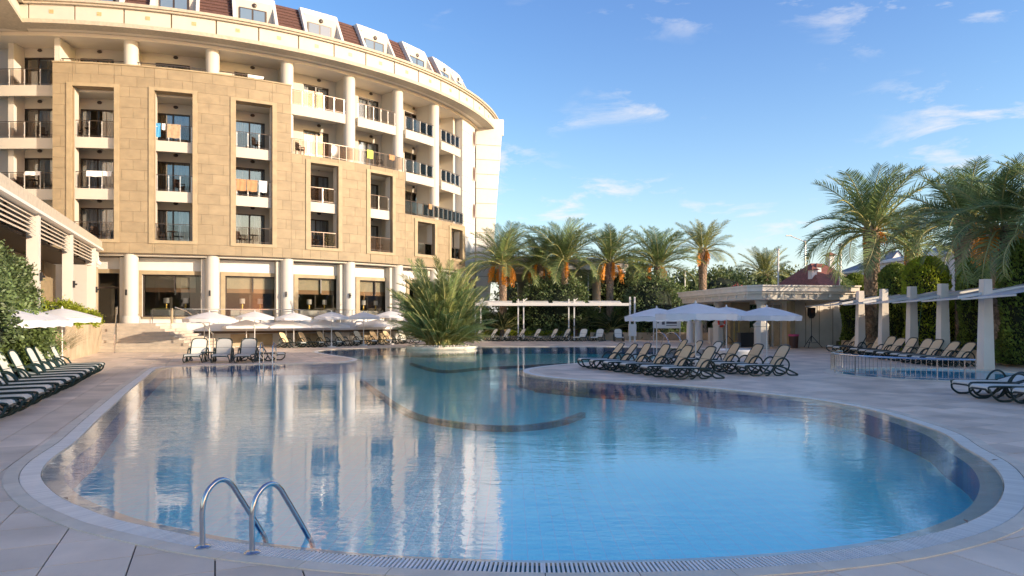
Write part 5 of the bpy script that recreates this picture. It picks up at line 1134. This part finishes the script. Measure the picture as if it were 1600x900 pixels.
# ---------------------------------------------------------------- white pergola of the far row
pg = thing('white_pergola', 'white steel pergola frame with retracted awning over the far row', 'pergola')
zb = 2.9
for i, px in enumerate((747, 814, 893)):
    for dx in (-.22, .22): MB().bar((XP(px, 57)+dx, 57, 0), (XP(px, 57)+dx, 57, zb+.45), .1, .1).ob('post', M['white'], pg)
    MB().bar((XP(px, 57)-.3, 57.1, zb-.2), (XP(px, 57)+.5, 57.1, zb+.5), .07, .07).ob('awning_arm', M['white'], pg)
for dx in (-.3, .3): MB().bar((XP(988, 53)+dx*.6, 53, 0), (XP(988, 53)+dx*.6, 53, 3.4), .12, .12).ob('post', M['white'], pg)
MB().box((XP(988, 53), 53, .9), (.55, .35, .9)).ob('post_base', M['white'], pg)
MB().bar((XP(747, 57)-.3, 56.8, zb), (XP(985, 57), 56.8, zb), .25, .22).ob('beam', M['white'], pg); MB().bar((XP(747, 58.8), 58.8, zb+.1), (XP(960, 58.8), 58.8, zb+.1), .1, .1).ob('rear_beam', M['white'], pg)
for i in range(4):
    x0 = XP(750, 57)+i*2.95; MB().add([(x0, 56.9, zb+.14), (x0+2.6, 56.9, zb+.14), (x0+2.6, 58.0, zb+.32), (x0, 58.0, zb+.32), (x0, 56.9, zb+.10), (x0+2.6, 56.9, zb+.10), (x0+2.6, 58.0, zb+.28), (x0, 58.0, zb+.28)], [(0, 1, 2, 3), (7, 6, 5, 4), (0, 4, 5, 1), (1, 5, 6, 2), (2, 6, 7, 3), (3, 7, 4, 0)]).ob('awning', M['canvas'], pg)
# ---------------------------------------------------------------- stone hut (pool bar)
hut = thing('pool_bar_hut', 'flat roofed cream stone pool bar with white corner column and open colonnade', 'hut')
rf = [(13.55, 40.6), (14.2, 39.9), (20.2, 40.9), (21.0, 50), (19, 58), (12.9, 53.5), (12.35, 52.3)]
def scale(poly, k):
    cx = sum(p[0] for p in poly)/len(poly); cy = sum(p[1] for p in poly)/len(poly); o_ = []
    for x, y in poly:
        d = Vector((x-cx, y-cy)); d = d*(1+k/d.length); o_.append((cx+d.x, cy+d.y))
    return o_
MB().prism(rf, 3.35, 3.62).ob('roof_slab', M['greyrev'], hut); MB().prism(scale(rf, .12), 3.62, 3.70).ob('roof_edge', M['greyrev'], hut); MB().prism(scale(rf, -.35), 2.88, 3.35).ob('roof_frieze', M['panel'], hut); MB().prism(scale(rf, -.2), 3.22, 3.349).ob('frieze_moulding', M['greyrev'], hut)
for i in range(9): # small brackets along the left eave and front eave
    t = i/8.5; x = 13.75+(12.75-13.75)*t; y = 41.2+(52-41.2)*t; MB().box((x-.02, y, 3.10), (.3, .12, .16), .0).ob('eave_bracket', M['greyrev'], hut)
for i in range(8): MB().box((14.7+i*.75, 40.35+i*.12, 3.10), (.12, .3, .16)).ob('eave_bracket', M['greyrev'], hut)
def hcol(x, y): return MB().lathe([(.44, 0), (.44, .22), (.40, .3), (.40, 1.30), (.44, 1.34), (.44, 1.45), (.27, 1.62), (.25, 2.5), (.27, 2.6), (.36, 2.72), (.36, 2.879)], (x, y, 0), 8, math.pi/8).ob('column', M['panel'], hut)
for x, y in ((14.62, 41.3), (14.0, 47.6), (13.75, 52.3), (17.2, 55.5)): hcol(x, y)
MB().prism([(17.2, 43.9), (21, 44.4), (21, 50), (17.6, 50)], 0, 2.879).ob('wall', M['wallplain'], hut)
for i in range(3): MB().box((18.35+i*.9, 43.98+.118*i, 1.45), (.03, .02, 2.6), .13).ob('wall_joint', M['tanbase'], hut)
MB().prism([(15.9, 44.6), (17.19, 44.6), (17.19, 49), (15.9, 49)], 0, .05).ob('door_sill', M['step'], hut); MB().box((16.5, 44.7, 1.35), (1.0, .06, 2.6)).ob('glass_door', M['dpane'], hut)
for x in (15.95, 17.05, 16.5): MB().box((x, 44.62, 1.4), (.09, .1, 2.8)).ob('door_frame', M['panel'], hut)
MB().box((17.25, 43.55, 1.43), (.28, .6, 2.86)).ob('door_pier', M['tantrim'], hut)
MB().prism([(14.9, 48), (16.2, 48), (16.2, 50), (14.9, 50)], 0, 2.879).ob('bar_wall', M['tantrim'], hut); MB().prism([(14.2, 50.5), (17.4, 50.5), (17.4, 51), (14.2, 51)], 0, 1.1).ob('bar_counter', M['wallplain'], hut)
bx = thing('black_box', 'square black storage box beside the corner column of the hut', 'box', (XP(1168, 44), 44.2, 0)); MB().box((0, 0, .43), (.95, .7, .86)).ob('body', M['black'], bx); MB().box((0, 0, .88), (1.0, .75, .04)).ob('lid', M['black'], bx)
bn = thing('waste_bin', 'dark brown waste bin with pink liner against the hut', 'bin', (XP(1240, 42.6), 42.6, 0)); MB().lathe([(.24, 0), (.29, .78)], n=18).ob('body', M['brownp'], bn); MB().lathe([(.305, .72), (.31, .82), (.27, .84)], n=18).ob('liner', M['pinkbag'], bn)
def speaker(x, y, H, lab, body=True):
    s_ = thing('tripod_speaker', lab, 'loudspeaker', (x, y, 0)); MB().tube([(0, 0, .35), (0, 0, H-.5)], .022, 8).ob('pole', M['black'], s_)
    for k in range(3):
        a = R_(90+120*k+20); MB().tube([(0, 0, .75), (.62*math.cos(a), .62*math.sin(a), .02)], .018, 6).ob('leg', M['black'], s_); MB().tube([(0, 0, .3), (.36*math.cos(a), .36*math.sin(a), .33)], .012, 5).ob('brace', M['black'], s_)
    if body:
        vs = [(-.17, -.15, H-.62+.12), (.17, -.15, H-.62+.12), (.19, .13, H-.6+.12), (-.19, .13, H-.6+.12), (-.18, -.17, H), (.18, -.17, H), (.2, .14, H), (-.2, .14, H), (-.08, -.08, H-.66), (.08, -.08, H-.66), (.08, .08, H-.66), (-.08, .08, H-.66)]
        MB().add(vs, [(4, 5, 6, 7), (0, 1, 5, 4), (1, 2, 6, 5), (2, 3, 7, 6), (3, 0, 4, 7), (8, 9, 1, 0), (9, 10, 2, 1), (10, 11, 3, 2), (11, 8, 0, 3), (11, 10, 9, 8)]).ob('speaker_box', M['black'], s_); MB().lathe([(.12, 0), (.12, .012), (.03, .02)], n=16).ob('speaker_cone', M['brownp'], s_, loc=(0, -.165, H-.22), rot=(R_(90), 0, 0))
speaker(XP(1268, 42.8), 42.8, 2.45, 'black loudspeaker on a tripod stand against the hut wall'); speaker(XP(1137, 43), 43.0, 1.9, 'black tripod stand behind the parasols below the life ring', False)
lr = thing('life_ring', 'orange life ring hanging on the hut column behind the parasols', 'life ring', (XP(1127, 47.2), 47.1, 1.25), R_(15)); MB().tube([(.24*math.cos(a), 0, .32+.32*math.sin(a)) for a in np.linspace(0, 2*math.pi, 20, endpoint=False)], .07, 8, closed=True).ob('ring', M['red'], lr, 60)
for a in (45, 135, 225, 315): MB().tube([(.24*math.cos(R_(a+k)), 0, .32+.32*math.sin(R_(a+k))) for k in (-7, 7)], .075, 8).ob('band', M['white'], lr)
sb = thing('information_board', 'white information board with small print beside the flower bed', 'sign board', (XP(1042, 53.5), 53.5, 0)); MB().box((0, 0, 1.45), (2.1, .06, .85)).ob('panel', M['sign'], sb)
for x in (-1.0, 1.0): MB().box((x, .04, .95), (.06, .06, 1.9)).ob('post', M['white'], sb)
for x, w_, h_ in ((-.72, .22, .10), (-.28, .22, .30), (.35, .8, .16), (.35, .8, .05)): MB().box((x, -.034, 1.45 if h_ != .05 else 1.25), (w_, .006, h_)).ob('print_block', M['ink'], sb)
for dx, n_ in ((-.42, 'left'), (.25, 'right')):
    v = thing('covered_shower_post', 'white fabric covered post, %s of the pair in front of the colonnade' % n_, 'covered post', (XP(1087, 51.5)+dx, 51.5, 0)); MB().lathe([(.30, 0), (.26, .1), (.24, 1.4), (.14, 1.65), (.10, 2.2)], n=12).ob('cover', M['cloth'], v, 40)
jt = thing('round_hot_tub', 'small round white rimmed tub at the far end of the pool behind the loungers', 'hot tub', (XP(1156, 33.5), 33.5, 0)); MB().lathe([(1.0, 0), (1.05, .28), (.98, .34), (.72, .34), (.70, .1), (.02, .1)], n=32).ob('rim', M['white'], jt, 40); MB().lathe([(.70, .22), (.02, .23)], n=32).ob('tub_water', M['poolband'], jt)
wt = thing('wooden_easel', 'tall wooden folding frame beside the tripod under the hut roof', 'frame', (XP(1151, 46), 46, 0))
for dx in (-.18, .18): MB().bar((dx, 0, 0), (dx*.8, 0, 1.7), .06, .04).ob('upright', M['gold2'], wt)
MB().bar((-.17, 0, .9), (.17, 0, .9), .05, .04).ob('crossbar', M['gold2'], wt)
# ---------------------------------------------------------------- poles and lamps
def pole(px, Y_, y0, r, lab, name='flagpole', cat='pole', m='white'):
    p = thing(name, lab, cat, (XP(px, Y_), Y_, 0)); H = HC+(496-y0)/1100*Y_; MB().tube([(0, 0, 0), (0, 0, H)], r, 8).ob('shaft', M[m], p); MB().lathe([(r*2, 0), (r*2.4, .06), (r, .12)], (0, 0, H), 8).ob('cap', M[m], p); return p, H
pole(1009, 62, 452, .06, 'thin white pole right of the wide palm'); pole(1070, 63, 424, .07, 'white pole left of the hut roof corner'); pole(1216, 63, 391, .075, 'grey-white flagpole over the hut roof'); pole(919, 61, 428, .05, 'thin white pole in front of the canopy end'); pole(1313, 52, 383, .09, 'white pole topped by a lamp head beside the clipped column')
pole(1476, 50, 405, .06, 'thin white pole among the villas between two palms')
sl_, H = pole(1258, 75, 377, .08, 'grey street lamp with single arm rising behind the hut', 'street_lamp', 'street lamp', 'post'); MB().tube(spline([(0, 0, H-.1), (-.5, 0, H+.15), (-1.5, 0, H+.55)], 4), .05, 6).ob('arm', M['post'], sl_); MB().box((-1.75, 0, H+.6), (.6, .2, .12)).ob('lamp_head', M['post'], sl_)
p2, H = pole(1192, 60, 447, .05, 'short white goose-neck pole above the hut roof', 'lamp_post', 'lamp post'); MB().bar((0, 0, H), (-.45, 0, H-.05), .06, .06).ob('arm', M['white'], p2)
# ---------------------------------------------------------------- houses beyond
def house(px, Y_, w_, d_, h_, label, roofm, wallm, name='villa', rz=0, gables=0, rh=1.2, wn=3, x=None, floors=2, eave=.3, ph=None):
    x = XP(px, Y_) if x is None else x; r = thing(name, label, 'house' if name != 'villa' else 'villa', (x, Y_, 0), rz)
    MB().box((0, 0, h_/2), (w_, d_, h_)).ob('wall', wallm, r); MB().box((0, 0, h_+.1), (w_+2*eave, d_+2*eave, .2)).ob('eave', wallm, r)
    e = eave; MB().add([(-w_/2-e, -d_/2-e, h_+.2), (w_/2+e, -d_/2-e, h_+.2), (w_/2+e, d_/2+e, h_+.2), (-w_/2-e, d_/2+e, h_+.2), (-w_/2+1.5, 0, h_+.2+rh), (w_/2-1.5, 0, h_+.2+rh)], [(3, 2, 1, 0), (0, 1, 5, 4), (2, 3, 4, 5), (1, 2, 5), (3, 0, 4)]).ob('roof', roofm, r)
    for fl_ in range(floors):
        for i in range(wn):
            xx = -w_/2+w_*(i+.5)/wn; zz = 1.5+fl_*2.9
            fo = MB().box((xx, -d_/2-.02, zz), (1.0, .08, 1.5)).ob('window', M['sign'], r); MB().box((xx, -d_/2-.05, zz), (.8, .08, 1.3)).ob('pane', M['dormglass'], fo)
            if d_ > 5 and i < 2:
                yy = -d_/2+d_*(i+.5)/2; fo = MB().box((-w_/2-.02, yy, zz), (.08, 1.0, 1.5)).ob('window', M['sign'], r); MB().box((-w_/2-.05, yy, zz), (.08, .8, 1.3)).ob('pane', M['dormglass'], fo)
        if fl_: MB().box((0, 0, fl_*2.9-.05), (w_+.16, d_+.16, .14)).ob('string_course', M['sign'], r)
    for g in range(gables):
        xx = -w_/2+w_*(g+.5)/gables; gw_ = w_/gables*.42; y0 = -d_/2-.1
        MB().add([(xx-gw_, y0, h_+.2), (xx+gw_, y0, h_+.2), (xx, y0, h_+.2+gw_*1.25), (xx-gw_, y0+2, h_+.2), (xx+gw_, y0+2, h_+.2), (xx, y0+2, h_+.2+gw_*1.25)], [(0, 1, 2), (5, 4, 3), (0, 3, 4, 1)]).ob('gable', wallm, r)
        MB().add([(xx-gw_-.15, y0-.1, h_+.1), (xx, y0-.1, h_+.3+gw_*1.25), (xx, y0+2, h_+.3+gw_*1.25), (xx-gw_-.15, y0+2, h_+.1)], [(0, 1, 2, 3)]).ob('gable_roof', roofm, r); MB().add([(xx+gw_+.15, y0-.1, h_+.1), (xx, y0-.1, h_+.3+gw_*1.25), (xx, y0+2, h_+.3+gw_*1.25), (xx+gw_+.15, y0+2, h_+.1)], [(3, 2, 1, 0)]).ob('gable_roof', roofm, r)
        MB().box((xx, y0-.03, h_+.2+gw_*.45), (.45, .05, .6)).ob('attic_window', M['dormglass'], r)
    return r
house(1376, 78, 9.0, 9, 6.4, 'white villa with a row of pointed gables left of the first palm trunk', M['slate'], M['villa'], gables=5, wn=5, rh=.7)
house(1408, 72, 8.5, 9, 6.5, 'white villa with dark gables between the first and second palms', M['slate'], M['villa'], gables=3, wn=4)
v3 = house(1480, 62, 7.0, 9, 6.9, 'plain white villa face with one yellow framed window between the palms', M['greyrev'], M['villa'], gables=0, wn=2, rh=.6)
MB().box((-1.2, -4.62, 5.7), (1.5, .06, 2.0)).ob('window_frame', M['gold2'], v3); MB().box((-1.2, -4.66, 5.7), (1.2, .06, 1.7)).ob('pane', M['sign'], v3)
house(1560, 58, 9, 9, 7.0, 'white villa hidden behind the right-hand palms', M['slate'], M['villa'], gables=3, wn=3)
rr = house(1277, 62, 4.4, 6, 4.1, 'low house with brownish red tiled roof and small chimneys', M['redroof'], M['tantrim'], 'red_roof_house', rz=.3, rh=2.3, wn=3, floors=1, eave=.45)
for x, y, z in ((-.9, -1, 5.6), (-1.7, -1.4, 5.3), (1.2, -.2, 6.7)):
    ch = MB().box((x, y, z), (.5, .5, 1.2)).ob('chimney', M['villa'], rr); MB().add([(x-.45, y-.45, z+.6), (x+.45, y-.45, z+.6), (x+.45, y+.45, z+.6), (x-.45, y+.45, z+.6), (x, y, z+.95)], [(3, 2, 1, 0), (0, 1, 4), (1, 2, 4), (2, 3, 4), (3, 0, 4)]).ob('chimney_cap', M['redroof'], ch)
house(1243, 70, 3.6, 6, 3.9, 'far low house with red roof left of the chimney house', M['redroof'], M['tantrim'], 'red_roof_house', rz=.2, rh=1.5, wn=3, floors=1, eave=.4)
# unseen villas continuing the row and an added wing, sized to shade the deck
for k, (x, y) in enumerate(((45, 46), (45, 35), (44, 24), (43, 13))): house(0, y, 9, 8.5, 6.4, 'white villa standing beyond the right garden hedge, number %s along the lane' % nm[k], M['slate'], M['villa'], gables=2, x=x)
ow = thing('unseen_shade_wing', 'unseen long cream wing added right of the pool to shade the deck', 'hotel wing', (53, -11.5, 0)); MB().box((0, 0, 7.5), (12, 40, 15)).ob('wall', M['plaster'], ow); MB().box((0, 0, 15.2), (13, 41, .5)).ob('roof', M['shingle'], ow)
winm = MB().box((0, 0, 0), (.1, 1.8, 1.9)).me('window', M['dormglass'])
for f in range(4):
    for j in range(9): inst('window', winm, ow, (-6.03, -17+j*4.15, 2+f*3.1))
# fallen leaves on the deck and grating
for k, (px, py, lab) in enumerate(((1548, 721, 'dry brown leaf lying on the grating at the right end of the pool'), (1512, 820, 'small dark dry leaf on the wet rim at the lower right'), (107, 783, 'yellow dry leaf on the coping at the lower left'))):
    p = G(px, py); l = MB().add([(0, 0, 0), (.05, .018, .012), (.11, 0, .006), (.05, -.018, .012)], [(0, 1, 2, 3)]).ob('fallen_leaf', M['trunk'], loc=(p.x, p.y, .016), rot=(0, 0, k*1.3)); tag(l, lab, 'leaf', 'dry leaves on the pool edge')
